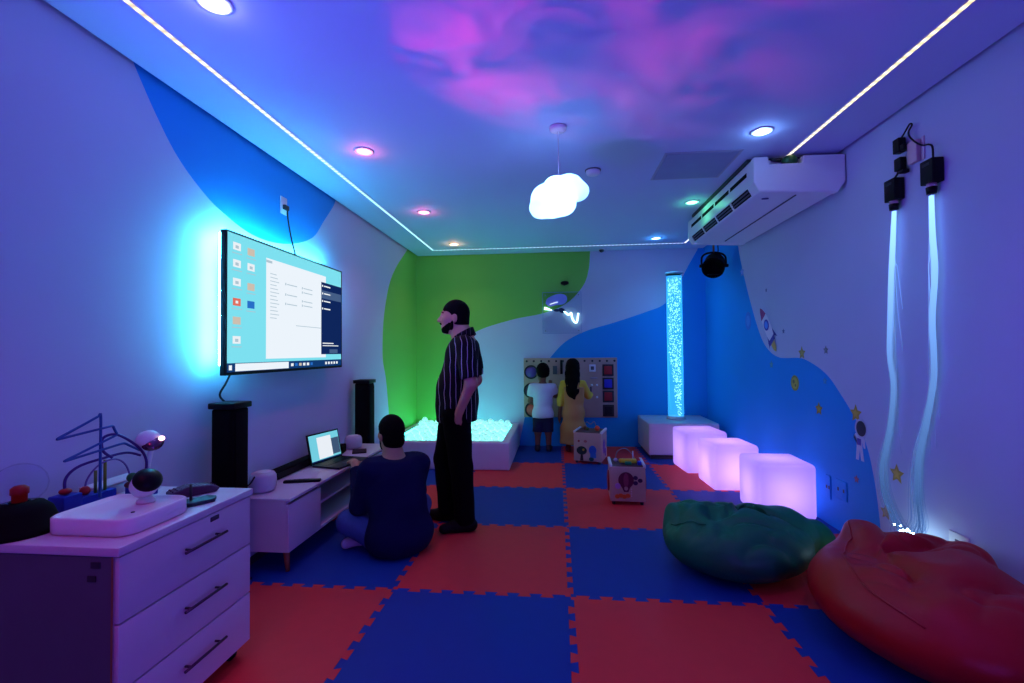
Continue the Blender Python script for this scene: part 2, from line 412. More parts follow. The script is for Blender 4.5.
# recessed downlights
def downlight(x, y, col, s, en, label, spread=1.9, glow=None):
    t = thing('downlight', label, 'ceiling light', (x,y,ZC), 0, 'recessed ceiling downlights')
    f = MB(); f.lathe([(.05,-.002),(.052,-.008),(.066,-.006),(.068,-.001),(.05,-.001)], n=32); f.build('trim_ring', M['plastic'], t)
    f = MB(); f.lathe([(0,-.010),(.03,-.009),(.05,-.005)], n=28); f.build('lens', emis('downlight_glow', col+(1,), s), t)
    if en: lamp('SPOT', 'lamp', (x,y,ZC-.03), col, en, spot_size=spread, spot_blend=.8, shadow_soft_size=.04)
DL = [(-1.42,.15,(.62,.72,1),5,0,'blue-white recessed downlight beside the led line, above the dresser'),
      (-1.394,1.536,(1,.24,.22),5,0,'red recessed downlight beside the led line, above the television'),
      (-1.381,2.961,(1,.34,.5),5,0,'pink recessed downlight between the red one and the orange corner one'),
      (-1.387,4.354,(1,.5,.34),5,0,'orange recessed downlight in the corner above the green wall'),
      (1.275,1.545,(.62,.95,1),6,0,'white recessed downlight with blue halo, just before the air conditioner'),
      (1.239,2.968,(.3,1,.55),5,0,'green recessed downlight beside the air conditioner grille'),
      (1.197,4.369,(.55,.75,1),5,0,'small blue recessed downlight above the bubble tube')]
for d in DL: downlight(*d)

# camera
cam = bpy.data.cameras.new('camera'); co = bpy.data.objects.new('camera', cam); C.objects.link(co); sc.camera = co
f_px, yaw, pit, rol = 460.5185, .09646928, .02172193, -.00815068
fw = Vector((-math.sin(yaw)*math.cos(pit), math.cos(yaw)*math.cos(pit), math.sin(pit)))
r = fw.cross(Vector((0,0,1))).normalized(); u = r.cross(fw)
r2 = math.cos(rol)*r+math.sin(rol)*u; u2 = -math.sin(rol)*r+math.cos(rol)*u
co.matrix_world = Matrix(((r2.x,u2.x,-fw.x,-.0630608),(r2.y,u2.y,-fw.y,-1.550360),(r2.z,u2.z,-fw.z,1.335573),(0,0,0,1)))
cam.sensor_width = 36; cam.lens = f_px/1024*36; cam.clip_start = .05

# ------------------------------------------------------------------ chest of drawers (front left)
DRZ = PI/2
DR = (-1.437, -.218, 0)
def dpt(x, y, z):
    c, s = math.cos(DRZ), math.sin(DRZ); return (DR[0]+c*x-s*y, DR[1]+s*x+c*y, z)
t = thing('chest_of_drawers', 'white three-drawer chest on castors with a scuffed grey side', 'dresser', DR, DRZ)
Lx, Ly = .628, .62
f = MB(); f.span((0,.02,.06),(Lx,Ly,.70)); f.mi = 1; f.span((-.0015,.021,.06),(0,Ly,.70)); f.build('body', [M['white'], M['grey']], t)
f = MB(); f.span((-.006,-.006,.702),(Lx+.006,Ly+.006,.73), bev=.003); f.build('top_panel', M['white'], t)
zs = [.062,.273,.487,.700]
for k in range(3):
    f = MB(); f.span((.003,0,zs[k]+.003),(Lx-.003,.018,zs[k+1]-.003), bev=.002); d = f.build('drawer', M['white'], t)
    hz = (zs[k]+zs[k+1])/2+.018
    f = MB(); f.cyl((.235,-.026,hz),(.445,-.026,hz),.0055,n=10)
    for x in (.265,.415): f.cyl((x,-.026,hz),(x,.001,hz),.0045,n=8)
    f.build('handle', M['darkmetal'], d)
    if k == 2:
        f = MB(); f.span((.385,-.003,.668),(.43,.0005,.686), bev=.001); f.build('lock_plate', M['darkmetal'], d)
for x in (.06, Lx-.05):
    for y in (.06, Ly-.06):
        f = MB(); f.cyl((x-.012,y,.025),(x+.012,y,.025),.024,n=18); f.span((x-.016,y-.016,.044),(x+.016,y+.016,.06)); f.build('castor', M['matte'], t)
for A, B_ in (((.060,.664),(.092,.683)),((.075,.622),(.104,.640))): f = MB(); f.span((-.0045,A[0],A[1]),(-.0015,B_[0],B_[1])); f.build('hinge_slot', M['dark'], t)
f = MB(); f.span((-.003,.016,.065),(-.0012,.022,.70)); f.build('edge_band', M['wood'], t)

# plasma globe on a black dome base
px, py = -1.905, -.128
t = thing('plasma_globe', 'clear glass plasma globe with a red core on a black flared base', 'plasma globe', (px,py,.73))
f = MB(); f.lathe([(.115,.001),(.115,.012),(.105,.02),(.085,.075),(.062,.098),(.04,.104),(0,.104)], n=40); f.build('base', M['matte'], t)
f = MB(); f.lathe([(.028,.104),(.05,.110),(.068,.132),(.074,.16),(.068,.19),(.05,.216),(.022,.231),(0,.234)], n=36); f.build('globe', clear('globe_glass', (.95,.95,1,1), .06), t)
f = MB(); f.lathe([(.02,.104),(.02,.128),(.024,.13),(.024,.15),(.015,.158),(0,.16)], n=20); f.build('core', mat('core_red', srgb(110,12,10), .5, emit=.15), t)

# bead maze: two blue wooden bases, bent wires, beads
t = thing('bead_maze', 'blue-based wire bead maze toy with a tall zigzag wire', 'toy', (-1.905,.165,.73))
Mb = mat('maze_blue', srgb(25,45,165), .5); Mw = mat('wire_blue', srgb(20,75,150), .4); Mp = mat('wire_purple', srgb(60,25,120), .4); Ml = mat('wire_lilac', srgb(110,85,160), .4)
f = MB(); f.span((-.075,-.145,.001),(-.005,-.075,.07), bev=.004); f.build('base_block', Mb, t)
f = MB(); f.span((.02,.075,.001),(.11,.145,.065), bev=.004); f.build('base_block', Mb, t)
f = MB(); f.span((-.09,-.075,.001),(-.03,.09,.04), bev=.004); f.build('base_plank', Mb, t)
def wire(pts, r, m, n=8, nm='wire'):
    f = MB(); f.tube(smooth_path(pts, n), r, 8); return f.build(nm, m, t)
def zz(p):   # rounded zigzag
    out = []
    for i in range(len(p)-1):
        a, b = Vector(p[i]), Vector(p[i+1])
        for k in (.06,.3,.7,.94): out.append(a.lerp(b, k))
    return out
wire([(.03,-.04,.04),(.03,-.04,.2),(.03,-.04,.36)]+zz([(.03,-.04,.365),(.04,-.215,.30),(.03,.01,.315),(.03,.03,.275),(.04,-.19,.215),(.03,.06,.235),(.05,.12,.19)]), .0048, Mw, 4, 'zigzag_wire')
wire([(-.04,-.11,.07),(-.04,-.11,.13),(-.02,-.08,.17),(0,.0,.185),(.02,.08,.19),(.05,.12,.17)], .0052, Mp)
wire([(.07,.12,.065),(.065,.13,.15),(.05,.10,.215),(.03,.03,.275),(.02,-.02,.27),(.02,-.02,.22),(.03,.01,.185)], .0052, Mp)
wire([(-.06,-.02,.04),(-.06,-.01,.1),(-.05,.03,.15),(-.04,.09,.16),(-.04,.14,.12),(-.03,.16,.04)], .0035, Ml)
for yy, hh, cc in ((.015,.13,(90,130,60)),(.035,.15,(60,120,60)),(.055,.165,(110,140,40))):
    f = MB(); f.cyl((-.05,yy,.04),(-.05,yy,hh),.0055,n=8); f.build('peg', mat('peg_green', srgb(*cc), .5), t)
f = MB(); f.ball((-.06,-.018,.058), .018); f.build('bead', mat('bead_red', srgb(170,30,25), .4), t)
f = MB(); f.ball((-.04,-.11,.083), (.02,.02,.012)); f.build('bead', mat('bead_red', srgb(170,30,25), .4), t)
f = MB(); f.ball((.045,.085,.085), .02); f.build('bead', mat('bead_green', srgb(20,110,45), .4), t)
f = MB(); f.ball((.04,.08,.056), (.02,.02,.014)); f.build('bead', mat('bead_brown', srgb(90,40,30), .4), t)
f = MB(); f.ball((.07,.12,.078), (.022,.022,.010)); f.build('bead', mat('bead_green', srgb(20,110,45), .4), t)

# small desk lamp with a mirrored round head
t = thing('desk_lamp', 'small white desk lamp with a round reflective head, beside the bead maze', 'lamp', (-1.90,.36,.73))
f = MB(); f.lathe([(.05,.001),(.05,.012),(.04,.018),(.012,.022),(0,.022)], n=28); f.build('base', M['plastic'], t)
f = MB(); f.tube(smooth_path([(0,0,.02),(-.005,.01,.1),(0,.02,.17),(.015,.0,.215),(.03,-.05,.245)]), .011, 10); f.build('neck', M['plastic'], t)
R3 = Matrix.Rotation(math.radians(35), 3, 'X')@Matrix.Rotation(math.radians(25), 3, 'Y')
f = MB(); f.lathe([(.016,.026),(.04,.012),(.046,-.004),(.042,-.012)], c=(.05,-.045,.235), n=28, M=R3); f.build('lamp_head', M['plastic'], t)
f = MB(); f.ball((.07,-.045,.219), (.042,.042,.022), 20, R3); f.build('reflector', mat('mirror_dark', srgb(120,80,100), .18, metal=.9), t)
f = MB(); f.ball((.10,-.03,.236), (.012,.012,.008), 12, R3); f.build('bulb', emis('bulb_pink', (1,.55,.6,1), 5), t)

# white rounded tray and the projector standing in it
tx, ty = -1.635, -.012
t = thing('light_tray', 'white rounded plastic tray with low rim on the chest of drawers', 'tray', (tx,ty,.73), DRZ)
def rrect(a, b, r, n=6):
    o = []
    for cx, cy, s in ((a-r,b-r,0),(-a+r,b-r,1),(-a+r,-b+r,2),(a-r,-b+r,3)):
        for k in range(n+1):
            an = PI/2*s+PI/2*k/n; o.append((cx+r*math.cos(an), cy+r*math.sin(an)))
    return o
def tray_mesh(a, b, h, rim, depth, r):
    m = MB(); rings = [(a-.004,b-.004,.001,r),(a,b,.006,r),(a,b,h-.005,r),(a-.005,b-.005,h,r),(a-rim+.004,b-rim+.004,h,r*.8),(a-rim,b-rim,h-.004,r*.8),(a-rim-.008,b-rim-.008,h-depth,r*.7)]
    n = len(rrect(1,1,.1)); vs = []; fs = []
    for A, B, z, rr in rings: vs += [(x,y,z) for x, y in rrect(A,B,rr)]
    for i in range(len(rings)-1):
        for k in range(n): fs.append((i*n+k, i*n+(k+1)%n, (i+1)*n+(k+1)%n, (i+1)*n+k))
    fs.append(tuple(range(n))[::-1]); fs.append(tuple((len(rings)-1)*n+k for k in range(n)))
    m._faces(vs, fs, True); return m
tray_mesh(.138,.158,.058,.012,.012,.05).build('tray_body', M['plastic'], t)
f = MB(); f.cyl((-.03,-.07,.0455),(-.03,-.07,.0485),.006,n=12); f.build('drain_button', M['dark'], t)
PR = (-1.615, .062, .777)
t = thing('galaxy_projector', 'small white projector with a round black lens, standing in the white tray', 'projector', PR)
ax = Vector((.62,-.32,.55)).normalized(); q = ax.to_track_quat('Z','Y').to_matrix()
f = MB(); f.lathe([(.03,-.001),(.03,.01),(.018,.022),(.016,.04)], n=24); f.build('stand', M['plastic'], t)
f = MB(); f.lathe([(0,-.035),(.032,-.03),(.044,-.005),(.046,.03),(.045,.04)], c=(-.01,.0,.06), n=30, M=q); f.build('body', M['plastic'], t)
f = MB(); f.lathe([(.045,.04),(.047,.044),(.046,.052),(.034,.066),(.016,.074),(0,.076)], c=(-.01,0,.06), n=30, M=q); f.build('lens', M['black'], t)

# flat toy, brush and box on the chest
t = thing('ring_toss_board', 'flat dark teal toy board with one upright peg', 'toy', (-1.53,.20,.73), .9)
f = MB()
f.prism([(-.07,-.03),(-.02,-.05),(.06,-.04),(.075,.0),(.05,.035),(-.01,.03),(-.05,.045)], lambda u,v,w: (u,v,w), .001, .016); f.build('board', mat('teal_dark', srgb(22,48,60), .5), t, bevel=.003)
f = MB(); f.cyl((-.015,.0,.016),(-.015,.0,.08),.005,n=10); f.build('peg', M['dark'], t)
t = thing('scrub_brush', 'purple wedge-shaped brush lying at the back of the chest top', 'brush', (-1.63,.30,.73), 1.0)
f = MB(); f.prism([(-.085,0.001),(.085,.001),(.10,.016),(.07,.034),(-.02,.046),(-.085,.03)], lambda u,v,w: (u,w,v), -.032, .032); f.build('handle', mat('brush_purple', srgb(75,35,75), .55), t, bevel=.005)
f = MB()
for k in range(11):
    for y in (-.022,0,.022):
        x = -.075+k*.0155; f.cyl((x,y,.028),(x+.002,y,.046-.0022*abs(k-4)),.0045,.0035,n=6)
f.build('bristles', mat('bristle', srgb(62,32,66), .8), t)
t = thing('storage_box', 'low white lidded box against the wall behind the brush', 'box', (-2.02,.36,.73), 1.63)
f = MB(); f.span((-.15,-.045,.001),(.08,.045,.04), bev=.004); f.build('box_body', M['white'], t)
f = MB(); f.span((-.154,-.049,.041),(.084,.049,.052), bev=.004); f.build('lid', M['white'], t)

# ------------------------------------------------------------------ low console
CX, CY0, CY1, CZ = -1.68, 1.105, 2.78, .455
XB = -2.095
t = thing('tv_console', 'long low white media console on wooden legs under the television', 'console', (-1.89,1.94,0))
ox, oy = -1.89, 1.94
def cs(a, b, bev=0, f=None):
    f = f or MB(); f.span((a[0]-ox,a[1]-oy,a[2]),(b[0]-ox,b[1]-oy,b[2]), bev); return f
cs((XB,CY0,.437),(CX+.004,CY1,CZ), .002).build('top_panel', M['white'], t)
f = MB()
cs((XB,CY0+.003,.133),(CX-.02,CY0+.021,.437), f=f); cs((XB,CY1-.021,.133),(CX-.02,CY1-.003,.437), f=f)
cs((XB,CY0+.02,.133),(CX-.004,CY1-.02,.15), f=f); cs((XB,CY0+.02,.15),(XB+.012,CY1-.02,.437), f=f)
cs((XB+.012,1.478,.15),(CX-.02,1.494,.437), f=f); cs((XB+.012,2.38,.15),(CX-.02,2.396,.437), f=f)
f.build('carcass', M['white'], t)
cs((XB+.012,1.494,.29),(CX-.03,2.38,.304)).build('shelf', M['white'], t)
cs((CX-.02,CY0+.003,.133),(CX-.002,1.485,.418), .002).build('door', M['white'], t)
cs((CX-.02,2.39,.133),(CX-.002,CY1-.003,.418), .002).build('door', M['white'], t)
for yy in (1.16, 1.94, 2.72):
    for xx in (CX-.05, XB+.06):
        f = MB(); f.cyl((xx-ox,yy-oy,.133),(xx-ox+(.01 if xx > -1.9 else -.01),yy-oy,0),.021,.013,n=14); f.build('leg', M['wood'], t)

def smart_speaker(x, y, z, label, sc_=1):
    t = thing('smart_speaker', label, 'speaker', (x,y,z), 0, 'white smart speakers on the console')
    f = MB(); f.lathe([(r*sc_, h*sc_) for r, h in [(.055,.001),(.072,.008),(.08,.028),(.081,.07),(.078,.10),(.066,.118),(.05,.123)]], n=36)
    f.build('fabric_body', mat('speaker_mesh', srgb(198,196,204), .8, bump=.3, bscale=260), t)
    f = MB(); f.lathe([(r*sc_, h*sc_) for r, h in [(.05,.123),(.046,.126),(0,.126)]], n=30); f.build('top_cap', M['plastic'], t)
smart_speaker(-1.945, 1.25, CZ, 'white round smart speaker on the console end beside the chest of drawers')
smart_speaker(-1.94, 2.56, CZ, 'white round smart speaker on the console beyond the laptop', .95)
# laptop
def rot2(x, y, a): return (x*math.cos(a)-y*math.sin(a), x*math.sin(a)+y*math.cos(a))
LP = (-1.795, 2.03, CZ); LA = math.radians(-104)   # local +x runs along the hinge, local -y towards the sitter
la = math.atan2(2.20-1.84, -1.865+1.945)
t = thing('laptop', 'open black laptop showing a desktop window, on the console', 'laptop', (-1.905,2.02,CZ), la)
f = MB(); f.span((-.18,-.25,.002),(.18,0,.018), bev=.004); f.build('keyboard_base', M['dark'], t)
f = MB()
for r_ in range(5):
    for c_ in range(13): f.span((-.155+c_*.024,-.125+r_*.022,.018),(-.135+c_*.024,-.107+r_*.022,.0205))
f.build('keys', M['black'], t)
f = MB(); f.span((-.05,-.235,.0181),(.05,-.165,.0188)); f.build('touchpad', M['darkmetal'], t)
RL = Matrix.Rotation(math.radians(-12), 3, 'X')
lid = MB(); lid.box(RL@Vector((0,.005,.118))+Vector((0,.004,.012)), (.36,.009,.236), M=RL); lid = lid.build('lid', M['black'], t)
def lq(a, b, off): return [RL@Vector((x,off,z))+Vector((0,.004,.012)) for x, z in ((a[0],a[1]),(b[0],a[1]),(b[0],b[1]),(a[0],b[1]))]
SB = emis('screen_blue', srgb(120,215,235), .9); SW = emis('screen_white', srgb(238,244,252), .95); SD = emis('screen_navy', srgb(14,40,92), .9); SK = emis('screen_panel', srgb(70,95,130), .8)
f = MB()
f._faces(lq((-.168,.014),(.168,.224),-.0008), [(0,1,2,3)], mi=0)
f._faces(lq((-.085,.03),(.075,.20),-.0014), [(0,1,2,3)], mi=1)
f._faces(lq((.075,.04),(.165,.17),-.0014), [(0,1,2,3)], mi=3)
f._faces(lq((-.168,.014),(.168,.024),-.0014), [(0,1,2,3)], mi=2)
f.build('screen', [SB,SW,SD,SK], lid)
# soundbar, remote, papers, case, pen and tablet
t = thing('soundbar', 'long black soundbar lying along the wall behind the laptop', 'soundbar', (-2.035,1.86,CZ))
f = MB(); f.span((-.045,-.42,.002),(.045,.42,.062), bev=.012); f.build('cabinet', M['matte'], t)
f = MB(); f.span((.0455,-.38,.012),(.047,.38,.05)); f.build('grille', M['black'], t)
t = thing('remote_control', 'slim black remote control on the console edge near the round speaker', 'remote', (-1.80,1.46,CZ), .25)
f = MB(); f.span((-.12,-.02,.001),(.12,.02,.018), bev=.006); f.build('case', M['black'], t)
f = MB()
for k in range(5): f.cyl((-.08+k*.03,-.006,.017),(-.08+k*.03,-.006,.0195),.005,n=10); f.cyl((-.08+k*.03,.008,.017),(-.08+k*.03,.008,.0195),.004,n=10)
f.build('buttons', M['dark'], t)
tag(MB().box((0,0,.002), (.14,.19,.002)).build('paper_sheet', mat('paper', srgb(205,205,215), .8), loc=(-1.86,1.63,CZ), rz=.3), 'white paper sheet on the console between remote and laptop', 'paper')
t = thing('tablet_computer', 'small black tablet lying on the console beyond the laptop', 'tablet', (-1.82,2.42,CZ), .4)
f = MB(); f.span((-.06,-.085,.001),(.06,.085,.009), bev=.003); f.build('case', M['black'], t)
f = MB(); f.span((-.054,-.075,.009),(.054,.075,.0098)); f.build('screen', M['dark'], t)
tag(MB().box((0,0,.036), (.08,.16,.07), bev=.01).build('black_pouch', M['matte'], loc=(-1.97,2.35,CZ), rz=.2), 'black fabric pouch beside the laptop screen on the console', 'pouch')

# ------------------------------------------------------------------ tower speakers
def tower(x, y, w, h, label, capw=.012):
    t = thing('tower_speaker', label, 'speaker', (x,y,-.0195 if x < -2.0 else 0), 0, 'black tower speakers')
    z0 = 0
    f = MB(); f.span((-w/2,-w/2,.012),(w/2,w/2,h-.035), bev=.012); f.build('cabinet', M['matte'], t)
    f = MB(); f.span((-w/2-capw,-w/2-capw,h-.034),(w/2+capw,w/2+capw,h), bev=.006); f.build('top_cap', M['black'], t)
    f = MB(); f.span((-w/2-.015,-w/2-.015,0),(w/2+.015,w/2+.015,.0115), bev=.003); f.build('foot', M['black'], t)
    f = MB(); f.span((-w/2+.015,-w/2-.006,.06),(w/2-.015,-w/2-.001,h-.06), bev=.002); f.build('grille', M['matte'], t)
    f = MB(); f.span((w/2+.001,-w/2+.015,.06),(w/2+.006,w/2-.015,h-.06), bev=.002); f.build('grille', M['matte'], t)
tower(-1.955, .965, .135, 1.055, 'black tower speaker between the chest of drawers and the console')
tower(-1.985, 2.915, .145, 1.065, 'black tower speaker at the far end of the console')

# ------------------------------------------------------------------ television
TY0, TY1, TZ0, TZ1, TX = .972, 2.437, 1.207, 2.072, -1.995
t = thing('television', 'large black wall-mounted television showing a bright computer desktop', 'television', (TX,(TY0+TY1)/2,(TZ0+TZ1)/2))
hw, hh = (TY1-TY0)/2, (TZ1-TZ0)/2
f = MB(); f.span((-.035,-hw,-hh),(0,hw,hh), bev=.004); f.build('housing', M['black'], t)
f = MB(); b_ = .010
f.span((0,-hw,-hh),(.004,hw,-hh+b_+.008)); f.span((0,-hw,hh-b_),(.004,hw,hh)); f.span((0,-hw,-hh+b_+.008),(.004,-hw+b_,hh-b_)); f.span((0,hw-b_,-hh+b_+.008),(.004,hw,hh-b_)); f.build('bezel', M['black'], t)
f = MB(); f.span((-.075,-.3,-.2),(-.036,.3,.2)); f.build('wall_bracket', M['dark'], t)
scr_mats = [emis('tv_wallpaper', srgb(125,224,240), 1.0), emis('tv_window', srgb(236,244,252), 1.0), emis('tv_taskbar', srgb(18,62,120), .9), emis('tv_side_panel', srgb(16,40,96), .9),
            emis('tv_panel_light', srgb(72,98,140), .9), emis('tv_text', srgb(178,200,214), .95), emis('tv_icon_white', srgb(235,240,245), 1), emis('tv_icon_red', srgb(225,110,95), 1), emis('tv_icon_blue', srgb(40,110,200), 1), emis('tv_icon_tan', srgb(205,190,175), 1)]
def scr(name, rects, z=0.0006, parent=t):
    f = MB()
    for (a, b, c, d, mi, dz) in rects:   # fractions: across 0..1 from the near edge, down 0..1
        W, H = 2*(hw-b_), 2*hh-2*b_-.008; y0 = -hw+b_; z1 = hh-b_
        f.mi = mi; f._faces([(z+dz*.0006, y0+W*a, z1-H*d),(z+dz*.0006, y0+W*b, z1-H*d),(z+dz*.0006, y0+W*b, z1-H*c),(z+dz*.0006, y0+W*a, z1-H*c)], [(0,1,2,3)])
    return f.build(name, scr_mats, parent)
scr('screen', [(0,1,0,1,0,0)])
rects = [(.255,.81,.10,.91,1,1),(.255,.30,.115,.135,5,2)]
for k in range(13): rects.append((.285,.285+.05+.03*((k*7)%3)/3,.215+k*.03,.221+k*.03,5,2))
for (x, yy) in ((.42,.27),(.42,.36),(.42,.44),(.57,.27),(.57,.31),(.57,.39),(.57,.43)): rects.append((x,x+.09,yy,yy+.008,5,2)); rects.append((x-.015,x-.006,yy-.006,yy+.014,5,2))
rects.append((.50,.76,.62,.626,5,2))
scr('file_window', rects)
rects = [(.755,1.0,.165,.88,3,3),(.755,1.0,.245,.325,4,4),(.805,.85,.165,.88,4,3.5)][:2]
for k in range(4): rects.append((.785,.86,.195+k*.075,.207+k*.075,6,5)); rects.append((.763,.775,.192+k*.075,.210+k*.075,6,5))
rects += [(.77,.90,.765,.775,6,5),(.77,.96,.79,.798,6,5),(.85,.95,.83,.87,4,5)]
scr('side_panel', rects)
rects = [(0,1,.935,1,2,3),(.05,.435,.940,.995,1,4),(.012,.03,.95,.985,6,4)]
for k, mi in enumerate((6,8,9,6,6,8)): rects.append((.455+k*.037,.478+k*.037,.955,.98,mi,4))
for k in range(5): rects.append((.80+k*.033,.82+k*.033,.955,.98,6,4))
scr('taskbar', rects)
ics = [(.035,.06,6),(.125,.07,9),(.035,.185,6),(.125,.185,6),(.035,.32,6),(.125,.335,9),(.035,.465,7),(.125,.47,8),(.035,.60,9),(.035,.74,6)]
for (a, c, mi) in ics:
    r_ = [(a,a+.048,c,c+.055,mi,1),(a-.006,a+.055,c+.075,c+.081,5,1)]
    if mi == 6: r_.append((a+.014,a+.034,c+.02,c+.042,5,2))
    if mi == 7: r_.append((a+.016,a+.032,c+.018,c+.038,6,2))
    scr('desktop_icon', r_)
LC = emis('led_cyan', (.10,.62,1,1), 1)
def back_strip(a, b, s):
    f = MB(); f.span(a, b); return f.build('led_strip', emis('led_cyan', (.06,.60,1,1), s), t)
back_strip((-.046,-hw+.006,-hh+.06),(-.036,-hw+.016,hh-.02), 270)
back_strip((-.046,-hw+.03,hh-.016),(-.036,hw-.12,hh-.006), 230)
back_strip((-.046,hw-.02,-hh+.30),(-.036,hw-.01,hh-.05), 110)
f = MB(); f.tube(smooth_path([(-.045,.10,hh-.06),(-.06,.095,hh+.02),(-.085,.075,hh+.16),(-.09,.04,hh+.30),(-.085,.03,hh+.345)]), .006, 8); f.build('power_cord', M['cable'], t)
f = MB(); f.tube(smooth_path([(-.05,-hw+.12,-hh+.02),(-.07,-hw+.10,-hh-.05),(-.09,-hw+.075,-hh-.12),(-.05,-hw+.09,-hh-.17),(.02,-hw+.11,-hh-.175)]), .006, 8); f.build('signal_cable', M['cable'], t)
t = thing('wall_outlet', 'white outlet plate high above the television with the cord plugged in', 'outlet', (WL,1.725,2.45))
f = MB(); f.span((.001,-.04,-.065),(.008,.04,.065), bev=.002); f.build('cover_plate', M['plastic'], t)
f = MB(); f.span((.008,-.02,-.03),(.03,.035,.005), bev=.004); f.build('plug', M['dark'], t)
tag((lambda f: f.build('speaker_cable', M['cable']))(MB().tube(smooth_path([(-1.86,1.045,.60),(-1.93,1.10,.54),(-2.02,1.16,.50),(-2.055,1.20,.478)]), .005, 8)), 'thin black cable running from the tower speaker to the console top', 'cable')

# ------------------------------------------------------------------ soft ball pit, balls with a glow put into their material
PX0, PX1, PY0, PY1, PH, PT = WL+.01, -.60, 3.60, WB-.01, .315, .10
t = thing('ball_pit', 'low white padded ball pit glowing cyan in the green corner', 'ball pit', ((PX0+PX1)/2,(PY0+PY1)/2,0))
a, b = (PX1-PX0)/2, (PY1-PY0)/2
f = MB(); f.span((-a,-b,.001),(a,-b+PT,PH), bev=.02); f.build('padded_side', M['vinyl'], t)
f = MB(); f.span((-a,b-PT,.001),(a,b,PH), bev=.02); f.build('padded_side', M['vinyl'], t)
f = MB(); f.span((a-PT,-b+PT,.001),(a,b-PT,PH), bev=.02); f.build('padded_side', M['vinyl'], t)
f = MB(); f.span((-a,-b+PT,.001),(-a+PT,b-PT,PH), bev=.02); f.build('padded_side', M['vinyl'], t)
f = MB(); f.span((-a+PT,-b+PT,.001),(a-PT,b-PT,.03)); f.build('pit_floor', M['vinyl'], t)
f = MB(); f.span((-a+PT+.01,-b+PT+.01,.031),(a-PT-.01,b-PT-.01,.12)); f.build('light_panel', emis('pit_panel', (.10,.9,.75,1), 9.0), t)
Mrim = emis('pit_added_light', (.05,.85,.70,1), 10)  # emissive rim added to throw cyan light onto the walls
for A, B_ in (((-a+PT+.012,-b+PT+.002,.245),(a-PT-.012,-b+PT+.010,.262)),((-a+PT+.012,b-PT-.010,.285),(a-PT-.012,b-PT-.002,.31)),((-a+PT+.002,-b+PT+.012,.285),(-a+PT+.010,b-PT-.012,.31)),((a-PT-.010,-b+PT+.012,.245),(a-PT-.002,b-PT-.012,.262))):
    f = MB(); f.span(A, B_); f.build('added_light_rim', Mrim, t)
mb = mat('ball_painted_glow', srgb(200,250,245), .35, emit=.0)
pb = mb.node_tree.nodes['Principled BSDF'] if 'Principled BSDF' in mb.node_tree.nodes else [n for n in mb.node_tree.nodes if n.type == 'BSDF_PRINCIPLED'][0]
pb.inputs['Emission Color'].default_value = (.38,.94,.84,1); pb.inputs['Emission Strength'].default_value = .58  # emission stands in for the pit light passing through the balls
first = None; R_ = .042; nb = 0
cx0, cx1, cy0, cy1 = PX0+PT+R_+.016, PX1-PT-R_-.016, PY0+PT+R_+.016, PY1-PT-R_-.016
nx_ = int((cx1-cx0)/.087)+1; ny_ = int((cy1-cy0)/.077)+1
for j in range(ny_):
    for i in range(nx_-(j % 2)):
        x = cx0+(i+.5*(j % 2))*(cx1-cx0)/(nx_-1); y = cy0+j*(cy1-cy0)/(ny_-1)
        back = (y-cy0)/(cy1-cy0)
        z = .205+.20*max(0, (back-.35)/.65)**.9*(.75+.4*noise.noise((x*3,y*3,1)))+random.uniform(-.016,.028)
        if back > .93: z -= .02
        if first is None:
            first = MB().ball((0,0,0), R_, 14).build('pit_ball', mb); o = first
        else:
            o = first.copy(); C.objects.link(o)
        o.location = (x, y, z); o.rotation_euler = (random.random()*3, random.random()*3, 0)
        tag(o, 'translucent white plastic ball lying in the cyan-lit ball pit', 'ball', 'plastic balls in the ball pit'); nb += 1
print('balls', nb)

# ------------------------------------------------------------------ busy board on the back wall
BX0, BX1, BZ0, BZ1 = -.535, .778, .40, 1.238
bx, bz = (BX0+BX1)/2, (BZ0+BZ1)/2
t = thing('busy_board', 'beige sensory activity board on the mural wall with mirrors, latches and colour squares', 'activity board', (bx,WB,bz))
W2, H2 = (BX1-BX0)/2, (BZ1-BZ0)/2
f = MB(); f.span((-W2,-.028,-H2),(W2,-.002,H2), bev=.004); f.build('panel', mat('board_beige', srgb(178,150,135), .6, var=.08), t)
def px2(u, v): return ((u-570.5)/93*1.313+(.1215-bx), (387.5-v)/59*.838)   # reading the board off a 93 x 59 grid
def disc(u, v, r, c, name='mirror_disc'):
    x, z = px2(u, v)
    f = MB(); f.lathe([(r*.80,0),(r*.80,.012),(r,.014),(r*1.02,.004),(r*1.02,0)], c=(x,-.028,z), n=32, M=Matrix.Rotation(PI/2,3,'X')); f.build('disc_frame', M['dark'], t)
    f = MB(); f.lathe([(r*.8,.001),(r*.8,.006),(0,.007)], c=(x,-.028,z), n=32, M=Matrix.Rotation(PI/2,3,'X')); f.build(name, c, t)
disc(531.5,372,.098, mat('disc_violet', srgb(96,70,150), .3)); disc(531.5,390.5,.108, mat('disc_plum', srgb(70,45,80), .3)); disc(532.5,409.5,.108, mat('disc_coral', srgb(215,90,80), .4))
def patch(u, v, w, h, c, name, d=.014):
    x, z = px2(u, v); f = MB(); f.span((x-w/2,-.028-d,z-h/2),(x+w/2,-.0285,z+h/2), bev=.004); return f.build(name, c, t)
for v, c in ((370.3,(170,30,40)),(383.5,(40,45,190)),(396.2,(165,30,38)),(410,(22,18,24))):
    patch(608,v,.155,.165, M['dark'], 'square_frame', .010); patch(608,v,.105,.115, mat('square_colour', srgb(*c), .6), 'texture_square', .018)
patch(592.7,368.2,.09,.10, M['plastic'], 'toy_socket'); patch(592.7,368.2,.045,.05, M['grey'], 'socket_face', .02)
patch(562,367,.035,.20, M['black'], 'zip_strip'); patch(555.5,370,.06,.12, mat('felt_green', srgb(80,90,95), .8), 'felt_shape')
